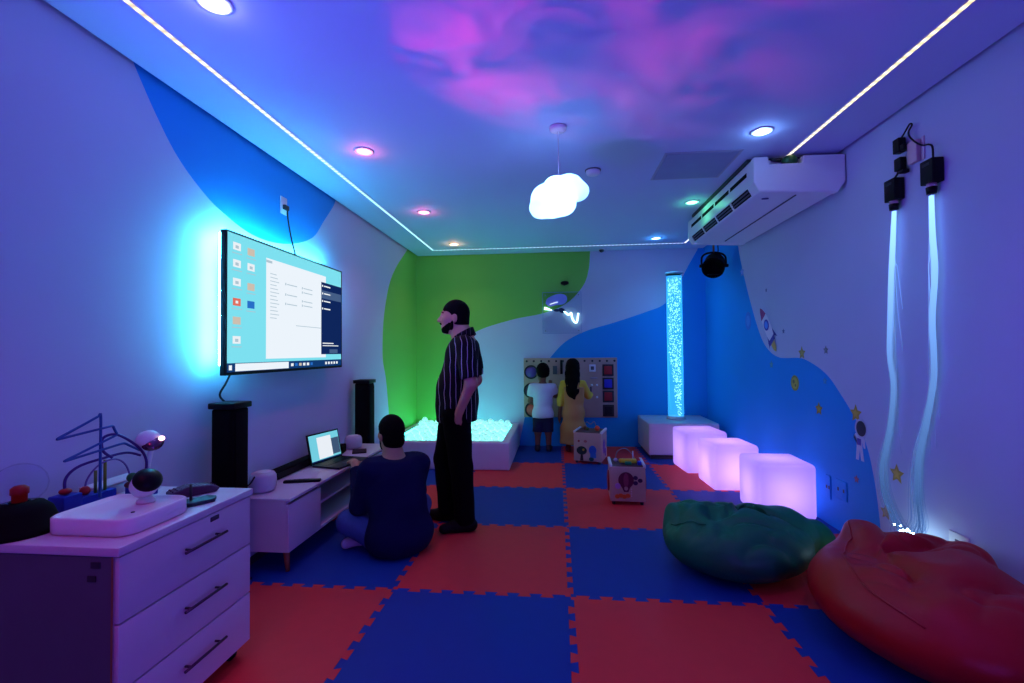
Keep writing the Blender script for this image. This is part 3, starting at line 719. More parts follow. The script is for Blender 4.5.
patch(594,378,.10,.018, M['metal'], 'slide_latch'); patch(591,390,.02,.10, M['darkmetal'], 'bolt')
for u, v in ((592,385),(597,385),(597,397)): 
    x, z = px2(u, v); f = MB(); f.ball((x,-.036,z), .016, 12); f.build('white_knob', M['plastic'], t)
for u in (527.2,534.3,541.9,549.5,556.8,563.7,571.5,585,592.7,600,607,614.3):
    x, z = px2(u, 361); f = MB(); f.lathe([(.011,0),(.011,.02),(.015,.022),(.015,.03),(0,.032)], c=(x,-.028,z), n=14, M=Matrix.Rotation(PI/2,3,'X')); f.build('peg', M['dark'], t)

# neon lightning sign on clear acrylic
t = thing('acrylic_sign', 'square clear acrylic sign with cloud shape and glowing white neon squiggle on the mural', 'wall sign', (.018,WB,1.88))
f = MB(); f.span((-.27,-.035,-.29),(.27,-.028,.29)); f.build('acrylic_plate', M['acryl'], t)
Me = mat('acrylic_edge', srgb(120,150,200), .3)
f = MB()
for A, B_ in (((-.275,-.295),(-.27,.295)),((.27,-.295),(.275,.295)),((-.27,-.295),(.27,-.29)),((-.27,.29),(.27,.295))): f.span((A[0],-.036,A[1]),(B_[0],-.027,B_[1]))
f.build('plate_edge', Me, t)
for x in (-.235,.235):
    for z in (-.255,.255): f = MB(); f.cyl((x,-.001,z),(x,-.042,z),.009,n=12); f.build('standoff', M['metal'], t)
f = MB(); f.prism(curve2([(-.23,.13),(-.21,.20),(-.12,.25),(-.02,.27),(.06,.24),(.07,.17),(.02,.12),(-.08,.11),(-.17,.09),(-.23,.13)])[:-1], lambda u,v,w: (u,w,v), -.038, -.0365); f.build('cloud_shape', mat('cloud_lilac', srgb(150,150,235), .5), t)
nm = emis('neon_white', (.55,.95,1,1), 3.2)
f = MB(); f.tube(smooth_path([(0,-.048,.03),(.05,-.048,.0),(.09,-.048,-.03),(.13,-.048,-.01),(.14,-.048,-.07),(.17,-.048,-.13),(.205,-.048,-.14),(.22,-.048,-.07),(.23,-.048,-.01)]), .013, 8); f.build('neon_tube', nm, t)
f = MB(); f.tube([(-.25,-.048,.065),(-.22,-.048,.06),(-.14,-.048,.035)], [.022,.018,.006], 8); f.build('neon_tube', nm, t)
f = MB(); f.tube(smooth_path([(-.17,-.048,.12),(-.11,-.048,.14),(-.06,-.048,.15)]), .007, 8); f.build('neon_tube', emis('neon_pale', (.7,.85,1,1), 1.1), t)
f = MB(); f.ball((.0,-.05,.03), (.05,.012,.035), 16, Matrix.Rotation(.5,3,'Y')); f.ball((-.07,-.045,.035), (.05,.008,.02), 14); f.build('centre_clip', mat('clip_navy', srgb(20,30,75), .4), t)
t = thing('wall_sensor', 'small black motion sensor on the green mural above the acrylic sign', 'sensor', (.06,WB,2.30))
f = MB(); f.cyl((0,-.001,-.02),(0,-.03,-.01),.012,n=12); f.build('bracket', M['dark'], t)
f = MB(); f.ball((0,-.05,.0), (.06,.035,.03), 18); f.build('sensor_head', M['black'], t)
t = thing('ceiling_sensor', 'tiny dark sensor dome on the ceiling edge by the mural wall', 'sensor', (.575,4.93,ZC))
f = MB(); f.lathe([(.035,-.001),(.035,-.012),(.028,-.035),(.01,-.045),(0,-.046)], n=20); f.build('dome', M['dark'], t)
f = MB(); f.lathe([(.042,-.001),(.042,-.006),(.035,-.008)], n=20); f.build('collar', M['plastic'], t)

# ------------------------------------------------------------------ bubble tube on a white plinth
t = thing('plinth', 'white padded plinth carrying the bubble tube in the corner', 'plinth', (1.47,4.64,0))
f = MB(); f.span((-.42,-.38,.05),(.42,.38,.44), bev=.015); f.build('padded_block', M['vinyl'], t)
f = MB(); f.span((-.39,-.35,.0005),(.39,.35,.05)); f.build('base', M['dark'], t)
bxx, byy, R_ = 1.475, 4.64, .105
t = thing('bubble_tube', 'tall glowing cyan bubble tube standing on the white plinth', 'bubble tube', (bxx,byy,.441))
f = MB(); f.lathe([(.12,.001),(.12,.02),(R_+.004,.028),(R_+.004,.04)], n=36); f.build('collar', M['plastic'], t)
f = MB(); f.lathe([(R_,.03),(R_,1.91)], n=40); f.build('acrylic_cylinder', clear('tube_acrylic', (.88,.97,1,1), .25), t)
f = MB(); f.lathe([(R_-.006,.03),(R_-.006,1.86)], n=40); f.build('lit_water', clear('tube_water', (.75,.93,1,1), .05, emit=.42, ecol=(.05,.50,1,1)), t)
f = MB(); f.lathe([(R_+.003,1.885),(R_+.004,1.9),(R_+.003,1.912),(R_-.004,1.912),(R_-.004,1.885)], n=36); f.build('top_rim', mat('rim_pale', srgb(170,225,225), .3), t)
f = MB(); f.lathe([(0,.03),(.09,.031),(.09,.036),(0,.037)], n=24); f.build('base_light', emis('tube_base', (.04,.36,1,1), 34), t)
f = MB(); rb_ = random.Random(3)
for k in range(900):
    z = .05+1.8*rb_.random()**.8; w = min(1, .25+.75*z/.9)
    an = rb_.random()*2*PI; rr = (R_-.02)*math.sqrt(rb_.random())*w
    x, y = rr*math.cos(an)+(1-w)*.055, rr*math.sin(an)-(1-w)*.03; s_ = rb_.uniform(.003,.0085)
    tt = bmesh.ops.create_icosphere(f.bm, subdivisions=1, radius=s_)
    for v in tt['verts']: v.co += Vector((x,y,z))
o = f.build('bubbles', emis('bubble_glow', (.45,1,.98,1), 1.5, var=.6, scale=18), t); o['kind'] = 'stuff'

# ------------------------------------------------------------------ glowing cubes along the right wall
mc = translucent('cube_shell', (.92,.80,.97,1), .75)
def cube(x, y, s, rz, label, en, col=(.53,.35,1)):
    t = thing('light_cube', label, 'light cube', (x,y,0), rz, 'glowing cube seats')
    f = MB(); f.box((0,0,s/2+.004), (s,s,s-.004), bev=.035); f.build('plastic_shell', mc, t)
    f = MB(); f.lathe([(s*.3,.0005),(s*.3,.0035)], n=24); f.build('foot_ring', M['dark'], t)
    lamp('POINT', 'lamp', (0,0,s*.45), col, en, t, shadow_soft_size=.07)
cube(1.722,2.46,.435,math.radians(-2), 'glowing violet cube seat nearest the green beanbag', 3.7)
cube(1.60,3.20,.43,math.radians(3), 'glowing violet cube seat in the middle of the row of three', 4.3)
cube(1.515,3.82,.45,math.radians(5), 'glowing violet cube seat beside the bubble tube plinth', 3.7)

# ------------------------------------------------------------------ beanbags
def beanbag(name, label, loc, rz, m, shape, wr, seedv, seams, cc=(0,0,.3)):
    t = thing(name, label, 'beanbag', loc, rz)
    F = Field((-.75,-.65,-.05),(.85,.65,.75), .014)
    shape(F); F.cut((0,0,-1),(0,0,.004))
    me = F.mesh('cover'); bm = bmesh.new(); bm.from_mesh(me)
    for _ in range(4): bmesh.ops.smooth_vert(bm, verts=bm.verts, factor=.5, use_axis_x=True, use_axis_y=True, use_axis_z=True)
    bm.normal_update()
    for v in bm.verts:
        p = v.co; up = max(0, v.normal.z)
        q = Vector((p.x*2.8+seedv, p.y*3.6, p.z*2)); q += .4*noise.noise_vector(q*.9)
        rid = 1-abs(noise.noise(q)); rid = rid**5
        rid2 = (1-abs(noise.noise(q*2.1+Vector((9,3,1)))))**7
        cr = max(0, 1-(math.hypot(p.x-cc[0], p.y-cc[1])/cc[2])**2)
        d = -(wr*(rid*.062+rid2*.026))*(.05+up*cr)+.018*wr*noise.noise(q*.55)
        if p.z > .03: v.co = p+v.normal*d
    for _ in range(1): bmesh.ops.smooth_vert(bm, verts=bm.verts, factor=.5, use_axis_x=True, use_axis_y=True, use_axis_z=True)
    bm.to_mesh(me); bm.free()
    o = link('cover', me, m, t)
    import mathutils.bvhtree as bv
    bm = bmesh.new(); bm.from_mesh(me); tree = bv.BVHTree.FromBMesh(bm); bm.free()
    for pts in seams:
        P = []
        for p in smooth_path(pts, 10):
            h = tree.find_nearest(p)
            P.append(h[0]+h[1]*.0015)
        f = MB(); f.tube(P, .0045, 6); f.build('piping', m, o)
    return t
Mg = mat('beanbag_green', srgb(10,112,66), .5, var=.12, bump=.08, bscale=120, spec=.35)
Mr = mat('beanbag_red', srgb(172,11,16), .45, var=.10, bump=.08, bscale=120, spec=.4)
def green_shape(F):
    F.ell((0,0,.165),(.445,.40,.19),.05); F.ell((-.08,0,.21),(.36,.34,.16),.06)
    F.chain([(.1,0,.17),(.38,.0,.15),(.62,.0,.11),(.74,.0,.07)],[.21,.16,.09,.05],.10)
    F.ell((-.20,.20,.29),(.13,.13,.09),.09)
    G = Field((-.75,-.65,-.05),(.85,.65,.75), .014); G.ell((-.14,.0,.41),(.13,.10,.085),0); G.ell((.02,.02,.40),(.16,.045,.06),0,rz=.35); G.ell((.12,-.08,.385),(.04,.10,.05),0,rz=.2); F.minus(G)
def red_shape(F):
    F.ell((0,0,.19),(.43,.48,.21),.05); F.ell((.02,.03,.26),(.37,.42,.17),.06)
    F.chain([(.0,.2,.30),(-.02,.36,.34),(-.03,.44,.37)],[.16,.09,.035],.08)
    F.ell((.2,.2,.34),(.22,.12,.08),.1)
    G = Field((-.75,-.65,-.05),(.85,.65,.75), .014); G.ell((.04,.02,.53),(.26,.24,.12),0); G.ell((-.08,-.16,.455),(.22,.05,.04),0,rz=-.4); F.minus(G)
beanbag('beanbag', 'dark green pear-shaped beanbag lying on the mats in front of the glowing cubes', (1.035,1.445,0), math.radians(22), Mg, green_shape, 1.5, 1.3, [[(-.40,.12,.28),(-.36,.02,.33),(-.30,-.08,.34)]], (-.06,.0,.44))
beanbag('beanbag', 'large red beanbag slumped against the white wall beneath the fibre lights', (1.56,.69,0), math.radians(0), Mr, red_shape, 1.2, 5.1, [[(-.08,.42,.42),(-.2,.25,.42),(-.30,.05,.38),(-.33,-.15,.33),(-.25,-.34,.28)]], (.03,.02,.42))

# ------------------------------------------------------------------ activity cubes
Mply = mat('cube_beech', srgb(196,165,150), .5, var=.08, scale=10)
def deco(t, pts, c, off, face='front', s=.14, nm='painted_shape', th=.003):
    f = MB()
    if face == 'front': f.prism(pts, lambda u,v,w: (u,w,v), -off-th, -off)
    else: f.prism(pts, lambda u,v,w: (w,u,v), off, off+th)
    return f.build(nm, mat(nm, srgb(*c), .5), t)
def ring(cx, cz, rx, rz_, n=20): return [(cx+rx*math.cos(k*2*PI/n), cz+rz_*math.sin(k*2*PI/n)) for k in range(n)]
def acube(loc, rz, s, label):
    t = thing('activity_cube', label, 'activity cube', loc, rz)
    h = s/2
    f = MB(); f.span((-h,-h,.03),(h,h,.03+s), bev=.006); f.build('wooden_box', Mply, t)
    f = MB(); f.span((-h+.008,-h+.008,.03+s+.0005),(h-.008,h-.008,.03+s+.006)); f.build('top_tray', mat('tray_dark', srgb(90,60,60), .6), t)
    for x in (-h+.03,h-.03):
        for y in (-h+.03,h-.03): f = MB(); f.cyl((x,y,.03),(x,y,.0005),.018,.014,n=14); f.build('foot', M['dark'], t)
    for x in (-h+.008,h-.008):
        f = MB(); f.span((x-.012,-h+.002,.03+s-.01),(x+.012,h-.002,.03+s+.018), bev=.003); f.build('rail', M['plastic'], t)
    return t, h
t, h = acube((.545,2.68,0), math.radians(-3), .30, 'wooden activity cube with a balloon picture, nearest the beanbag')
def top(t, kind, c, col, r):
    f = MB()
    if kind == 'ball': f.ball(c, r, 14)
    else: f.span((c[0]-r[0],c[1]-r[1],c[2]-r[2]),(c[0]+r[0],c[1]+r[1],c[2]+r[2]), bev=min(r)*.5)
    f.build('bead' if kind == 'ball' else 'toy_block', mat('toy_paint', srgb(*col), .4), t)
z = .03+.30+.006
top(t,'box',(.02,-.06,z+.026),(225,200,40),(.065,.022,.018)); top(t,'ball',(-.05,-.06,z+.026),(225,200,40),.020)
top(t,'box',(.01,-.1,z+.014),(20,140,80),(.028,.02,.013)); top(t,'ball',(.10,-.02,z+.024),(190,35,50),.024)
top(t,'box',(.105,-.1,z+.018),(30,55,190),(.018,.02,.018)); top(t,'ball',(-.09,0,z+.018),(190,170,200),.018)
f = MB(); f.tube(smooth_path([(-.09,.06,z),(-.07,.06,z+.08),(0,.06,z+.11),(.06,.05,z+.06),(.09,.06,z)]), .0035, 8); f.build('bead_wire', M['metal'], t)
f = MB(); f.cyl((.06,.0,z),(.06,0,z+.10),.006,n=10); f.build('post', M['plastic'], t)
deco(t, ring(-.015,.215,.066,.07), (92,22,58), h, nm='balloon_picture')
deco(t, [(-.055,.165),(.025,.165),(.004,.115),(-.034,.115)], (92,22,58), h+.0001, nm='balloon_basket')
deco(t, ring(-.015,.215,.022,.062), (140,60,90), h+.003, nm='balloon_stripe', th=.001); 
deco(t, ring(-.015,.145,.016,.018), (190,150,150), h+.003, nm='balloon_gap', th=.001)
for q in (0,1,2): deco(t, ring(.078+.026*math.cos(q*2.1),.215+.026*math.sin(q*2.1),.020,.018), (52,28,74), h, nm='flower_petal')
deco(t, ring(-.085,.165,.024,.024), (190,140,215), h, nm='lilac_disc', th=.012)
for q in range(4): deco(t, ring(-.09+.03*q,.075+.008*(q%2),.021,.018), (225,105,35), h, nm='orange_flower', th=.005)
for q in range(4): deco(t, ring(.03+.0*q,.06+.02*q+.02,.005,.005), (220,200,210), h, nm='white_pin', th=.008)
f = MB(); f.lathe([(.095,0),(.095,.012),(.06,.016),(0,.016)], c=(h,.0,.17), n=28, M=Matrix.Rotation(PI/2,3,'Y')); f.build('spinning_wheel', mat('wheel_red', srgb(150,20,30), .5), t)
f = MB(); f.lathe([(.09,0),(.09,.012),(.06,.016),(0,.016)], c=(-h,.0,.17), n=28, M=Matrix.Rotation(-PI/2,3,'Y')); f.build('spinning_wheel', mat('wheel_red', srgb(150,20,30), .5), t)
t, h = acube((.335,4.14,0), math.radians(-16), .335, 'wooden activity cube with a tree picture, in front of the children')
z = .03+.335+.006
top(t,'ball',(.09,-.03,z+.032),(225,80,50),.032); top(t,'ball',(-.03,-.02,z+.02),(60,100,60),.02); top(t,'box',(-.07,.03,z+.02),(120,80,60),(.02,.02,.02))
f = MB(); f.tube(smooth_path([(-.09,.04,z),(-.06,.04,z+.09),(.0,.02,z+.07),(.04,.04,z+.10),(.07,.06,z)]), .004, 8); f.build('bead_wire', M['metal'], t)
deco(t, ring(-.07,.155,.062,.05), (16,58,50), h, nm='tree_crown'); deco(t, [(-.083,.11),(-.057,.11),(-.05,.035),(-.09,.035)], (45,30,35), h, nm='tree_trunk')
deco(t, ring(-.05,.165,.013,.013), (190,185,60), h+.003, nm='yellow_fruit', th=.004)
deco(t, ring(.06,.165,.045,.055), (40,95,190), h, nm='blue_house'); deco(t, [(.03,.13),(.10,.13),(.10,.075),(.03,.075)], (50,110,190), h, nm='blue_base')
deco(t, ring(.045,.06,.03,.024), (20,75,70), h, nm='green_bush'); deco(t, ring(-.105,.265,.014,.012), (150,25,40), h, nm='red_heart'); deco(t, ring(-.025,.265,.02,.016), (175,100,95), h, nm='pink_disc')
deco(t, ring(-.03,.19,.05,.085), (110,45,165), h, 'side', nm='violet_butterfly'); deco(t, ring(.06,.11,.035,.05), (110,45,165), h, 'side', nm='violet_flower')

# ------------------------------------------------------------------ air conditioner on the ceiling
AY0, AY1 = 1.90, 3.58
t = thing('air_conditioner', 'large white ceiling air conditioner along the right wall', 'air conditioner', (1.68,AY0,2.6))
def acp(P, a, b): return lambda u, v, w: (u-1.68, w-AY0, v-2.6)
prof = [(1.372,2.722),(1.985,2.722),(1.985,2.53),(1.93,2.455),(1.41,2.478),(1.372,2.548)]
f = MB(); f.prism(prof, acp(0,0,0), AY0+.06, AY1-.06); f.build('body', M['plastic'], t, bevel=.006)
endp = [(1.368,2.726),(1.47,2.726),(1.475,2.672),(1.70,2.672),(1.705,2.726),(1.99,2.722),(1.99,2.528),(1.935,2.449),(1.404,2.472),(1.366,2.545)]
f = MB(); f.prism(endp, acp(0,0,0), AY0, AY0+.059); f.build('end_cap', M['plastic'], t, bevel=.010)
f = MB(); f.prism([(1.368,2.726),(1.99,2.722),(1.99,2.528),(1.935,2.449),(1.404,2.472),(1.366,2.545)], acp(0,0,0), AY1-.059, AY1); f.build('end_cap', M['plastic'], t, bevel=.010)
f = MB(); f.span((-.32,.10,.123),(.30,1.5,.1495)); f.build('ceiling_rail', M['dark'], t)
f = MB(); f.ball((-.05,.035,.098), (.055,.045,.042), 20); f.build('green_fitting', mat('fitting_green', srgb(40,95,40), .5), t)
f = MB(); f.cyl((-.18,.02,.108),(-.11,.05,.108),.012,n=10); f.build('pipe_stub', M['dark'], t)
n_ = 4; L_ = (AY1-AY0-.22)/n_
for k in range(n_):
    y0 = .12+k*L_+.02; y1 = y0+L_-.04
    f = MB(); f.span((-.3105,y0,.030),(-.3075,y1,.062)); f.build('upper_slot', M['matte'], t)
    nx, nz = (1.41-1.372), (2.478-2.548); Ln = math.hypot(nx, nz)
    def lo(u, o): return (1.372+nx*u-1.68+nz/Ln*o, 2.548+nz*u-2.6-nx/Ln*o)
    A, B_ = lo(.12,.002), lo(.88,.002); A2, B2 = lo(.12,-.002), lo(.88,-.002)
    f = MB(); v = f._faces([(A[0],y0,A[1]),(B_[0],y0,B_[1]),(B_[0],y1,B_[1]),(A[0],y1,A[1]),(A2[0],y0,A2[1]),(B2[0],y0,B2[1]),(B2[0],y1,B2[1]),(A2[0],y1,A2[1])], [(0,1,2,3),(7,6,5,4),(0,4,5,1),(1,5,6,2),(2,6,7,3),(3,7,4,0)]); f.build('outlet_slot', M['matte'], t)
    for q in range(2):
        P_ = lo(.36+.3*q,.004); f = MB(); f.box((P_[0],(y0+y1)/2,P_[1]), (.012,y1-y0,.003), M=Matrix.Rotation(.6,3,'Y')); f.build('vane', M['grey'], t)
f = MB(); f.prism(ring(0,0,.026,.012), lambda u,v,w: (-.17+u,.16+v,-.133+w), -.001, .004); f.build('oval_badge', mat('badge_blue', srgb(30,50,120), .4), t)
f = MB(); f.span((.005,.08,-.141),(.013,1.5,-.132)); f.build('panel_seam', M['grey'], t)
# stage spotlight in the far corner
t = thing('stage_spotlight', 'black stage spotlight hanging in the far corner beyond the air conditioner', 'spotlight', (1.77,4.0,2.55))
R4 = Vector((-.35,-.75,-.5)).normalized().to_track_quat('Z','Y').to_matrix()
f = MB(); f.lathe([(0,-.16),(.08,-.155),(.11,-.11),(.115,.06),(.125,.065),(.125,.085),(.10,.085),(.09,.03),(0,.02)], c=(0,0,-.23), n=28, M=R4); f.build('lamp_can', M['matte'], t)
f = MB(); f.tube(smooth_path([(-.135,.0,-.24),(-.13,.0,-.13),(-.06,0,-.085),(.06,0,-.085),(.13,0,-.13),(.135,0,-.24)]), .012, 8); f.build('yoke', M['black'], t)
for s_ in (-1,1): f = MB(); f.cyl((s_*.105,0,-.235),(s_*.16,0,-.235),.02,n=12); f.build('knob', M['black'], t)
f = MB(); f.cyl((0,0,-.085),(0,0,.199),.012,n=10); f.build('hanging_rod', M['wood'], t)
f = MB(); f.span((-.08,-.06,-.345),(.08,.03,-.335)); f.build('barn_flap', M['black'], t)
f = MB(); f.tube(smooth_path([(.03,.1,-.2),(.10,.15,-.05),(.08,.12,.1),(.05,.1,.199)]), .006, 6); f.build('power_cord', M['cable'], t)

# ------------------------------------------------------------------ cloud pendant, smoke alarm
t = thing('cloud_lamp', 'glowing white cloud-shaped pendant lamp hanging from the ceiling', 'pendant lamp', (-.04,1.34,ZC))
f = MB(); f.lathe([(.052,-.001),(.055,-.006),(.05,-.024),(.03,-.03),(0,-.031)], n=28); f.build('canopy', M['plastic'], t)
f = MB(); f.cyl((0,0,-.03),(0,0,-.34),.0025,n=6); f.build('cord', M['plastic'], t)
F = Field((-.26,-.26,-.26),(.26,.26,.26), .011)
for c_, r_ in [((-.075,0,-.005),.105),((.065,.0,.035),.100),((-.01,.02,.065),.080),((.125,.02,.015),.070),((-.115,-.03,-.06),.080),((.015,-.04,-.065),.085),((-.03,.08,-.01),.09),((.04,.07,.02),.09),((-.05,-.05,-.075),.08)]:
    F.ell(c_, (r_,r_,r_*.9), .014)
o = organic('cloud_shade', F, translucent('cloud_milk', (.93,.97,.98,1), .8, .03), t, 3); o.location = (0,0,-.44); o.rotation_euler = (0,math.radians(-8),0)
lamp('POINT', 'bulb', (-.02,0,-.45), (.24,.56,1), 5.2, t, shadow_soft_size=.05)
t = thing('smoke_alarm', 'round white smoke alarm on the ceiling beside the cloud lamp', 'smoke alarm', (.234,2.068,ZC))
f = MB(); f.lathe([(.055,-.001),(.056,-.02),(.05,-.034),(.03,-.042),(0,-.043)], n=30); f.build('housing', M['plastic'], t)
f = MB(); f.lathe([(.062,-.001),(.062,-.008),(.056,-.01)], n=30); f.build('base_ring', M['grey'], t)

# ------------------------------------------------------------------ fibre-optic lights on the right wall
def fiber_mat(nm):
    m, nt, out = nodes_of(nm); N = nt.nodes; Lk = nt.links
    tc = N.new('ShaderNodeTexCoord'); sx = N.new('ShaderNodeSeparateXYZ'); Lk.new(tc.outputs['Object'], sx.inputs[0])
    # side-glow falls off with the distance the light has travelled along the fibre
    mr = N.new('ShaderNodeMapRange'); mr.inputs[1].default_value = -2.0; mr.inputs[2].default_value = -.05; mr.inputs[3].default_value = 0; mr.inputs[4].default_value = 1; Lk.new(sx.outputs[2], mr.inputs[0])
    pw = N.new('ShaderNodeMath'); pw.operation = 'POWER'; pw.inputs[1].default_value = 2.6; Lk.new(mr.outputs[0], pw.inputs[0])
    ml = N.new('ShaderNodeMath'); ml.operation = 'MULTIPLY_ADD'; ml.inputs[1].default_value = 2.6; ml.inputs[2].default_value = .50; Lk.new(pw.outputs[0], ml.inputs[0])
    e = N.new('ShaderNodeEmission'); e.inputs[0].default_value = (.20,.42,1,1); Lk.new(ml.outputs[0], e.inputs[1])
    tr = N.new('ShaderNodeBsdfTransparent'); tr.inputs[0].default_value = (.9,.95,1,1); a = N.new('ShaderNodeMixShader'); a.inputs[0].default_value = .62; fm_ = N.new('ShaderNodeMapRange'); fm_.inputs[1].default_value = -1.9; fm_.inputs[2].default_value = -.5; fm_.inputs[3].default_value = .10; fm_.inputs[4].default_value = .72; Lk.new(sx.outputs[2], fm_.inputs[0]); Lk.new(fm_.outputs[0], a.inputs[0])
    Lk.new(tr.outputs[0], a.inputs[1]); Lk.new(e.outputs[0], a.inputs[2]); Lk.new(a.outputs[0], out.inputs[0]); return m
fm = fiber_mat('fiber_glow'); tip = emis('fiber_tip', (.6,.92,1,1), 30)
Mpk = mat('collar_pink', srgb(190,150,165), .5)
def fiber(y, ztop, path, label, seed, spread):
    t = thing('fiber_light', label, 'fibre light', (WR,y,ztop), 0, 'fibre optic lights on the wall')
    f = MB(); f.span((-.062,-.044,-.13),(-.002,.044,0), bev=.006); f.build('light_engine', M['black'], t)
    f = MB(); f.span((-.064,-.025,-.035),(-.062,.025,-.02)); f.build('vent', M['dark'], t)
    f = MB(); f.cyl((-.036,0,-.13),(-.036,0,-.15),.022,n=18); f.build('collar', Mpk, t)
    f = MB(); f.cyl((-.036,0,-.15),(-.036,0,-.185),.025,.022,n=18); f.build('coupler', M['black'], t)
    rd = random.Random(seed); f = MB(); g_ = MB()
    
    for k in range(46):
        ax_, ay_ = rd.gauss(0,.5), rd.gauss(0,.5); fr = rd.random()
        pts = []
        n = len(path)
        for i, (py_, pz, sp, off) in enumerate(path):
            s = sp
            pts.append((min(-.006, -.036-off+ax_*.012*(1+sp*6)*.5), py_-y+ay_*(.010+s*1.5), pz-ztop))
        e_ = pts[-1]; pts[-1] = (e_[0]-rd.random()*.05, e_[1]+rd.uniform(-.05,.05), e_[2]+rd.uniform(-.02,.05))
        f.tube(smooth_path(pts, 5), .0021, 4, cap=False)
        if k % 2 == 0: g_.ball(pts[-1], .0045, 10)
    for k in range(6):   # stray strands
        a_ = rd.uniform(.5,1.4); y_ = rd.uniform(-.05,.05)
        f.tube(smooth_path([(-.036,0,-.19),(-.05,y_*.4,-.5),(-.06,y_,-a_),(-.05,y_*1.4,-a_-.25)], 5), .0009, 4, cap=False)
    o = f.build('fiber_strands', fm, t); o['kind'] = 'stuff'
    o = g_.build('fiber_tips', tip, t); o['kind'] = 'stuff'
    return t
FL1 = [(1.41,2.16,0,0),(1.43,1.95,.003,0),(1.450,1.75,.003,0),(1.463,1.55,.004,0),(1.478,1.30,.004,0),(1.452,1.10,.005,0),(1.49,.85,.008,0),(1.560,.60,.020,0),(1.53,.44,.03,.01),(1.42,.32,.04,.03),(1.28,.27,.045,.05)]
FL2 = [(1.13,2.16,0,0),(1.128,1.95,.003,0),(1.118,1.75,.003,0),(1.145,1.50,.004,0),(1.142,1.30,.004,0),(1.150,1.15,.005,0),(1.20,.95,.008,0),(1.268,.72,.020,0),(1.285,.50,.03,.0),(1.245,.36,.04,.02),(1.21,.27,.045,.04)]
fiber(1.410, 2.352, FL1, 'fibre optic light with glowing strands, the one on the rocket side', 1, .01)
fiber(1.130, 2.355, FL2, 'fibre optic light with glowing strands, with the long looping cord above', 2, .01)
t = thing('power_adapter', 'upper black plug adapter beside the pinkish wall socket', 'adapter', (WR,1.358,2.535), 0, 'black adapters at the wall socket')
f = MB(); f.span((-.055,-.026,-.045),(-.012,.026,.04), bev=.006); f.build('case', M['black'], t)
f = MB(); f.span((-.05,-.055,-.045),(-.012,-.028,-.01), bev=.004); f.build('plug_end', M['black'], t)
f = MB(); f.tube(smooth_path([(-.03,.0,.035),(-.03,-.03,.05),(-.035,-.085,.085),(-.03,-.095,.075),(-.03,-.07,.05),(-.03,-.075,.02),(-.03,-.12,-.035),(-.03,-.17,-.075),(-.035,-.215,-.09),(-.035,-.24,-.115),(-.035,-.242,-.185)]), .005, 8); f.build('cord', M['cable'], t)
t = thing('power_adapter', 'lower black plug adapter with short cord to the strand light', 'adapter', (WR,1.356,2.425), 0, 'black adapters at the wall socket')
f = MB(); f.span((-.05,-.025,-.04),(-.012,.028,.035), bev=.006); f.build('case', M['black'], t)
f = MB(); f.span((-.05,-.045,-.065),(-.012,-.01,-.045), bev=.004); f.build('plug_end', M['black'], t)
f = MB(); f.tube(smooth_path([(-.03,.02,-.045),(-.03,.04,-.06),(-.035,.06,-.075),(-.035,.07,-.085)]), .006, 8); f.build('cord', M['cable'], t)
t = thing('wall_socket', 'pale pink triple socket block between the black adapters', 'outlet', (WR,1.272,2.455))
f = MB(); f.span((-.03,-.035,-.06),(-.001,.035,.065), bev=.005); f.build('socket_body', mat('socket_pale', srgb(215,180,185), .5), t)
f = MB(); f.span((-.008,-.06,-.06),(-.001,-.042,.07)); f.build('back_plate', mat('socket_plate', srgb(205,180,190), .5), t)
for n_, (y_, z_, hh_) in enumerate(((2.213,.28,.09),(2.05,.305,.07))):
    t = thing('wall_outlet', ['narrow blue outlet plate low on the wall behind the cubes','wide outlet plate low on the blue wall beside the near cube'][n_], 'outlet', (WR,y_,z_))
    w_ = (.03,.065)[n_]
    f = MB(); f.span((-.008,-w_,-hh_),(-.001,w_,hh_), bev=.002); f.build('cover_plate', M['wblue'], t)
    f = MB()
    for q in (-.5,.5): f.span((-.0095,q*w_-.008,-.012),(-.008,q*w_+.008,.012))
    f.build('socket_face', M['dark'], t)
t = thing('wall_outlet', 'white outlet plate low on the wall behind the red beanbag', 'outlet', (WR,1.06,.33))
f = MB(); f.span((-.008,-.06,-.045),(-.001,.06,.045), bev=.002); f.build('cover_plate', M['plastic'], t)
f = MB(); f.span((-.0095,-.02,-.012),(-.008,.02,.012)); f.build('socket_face', M['grey'], t)

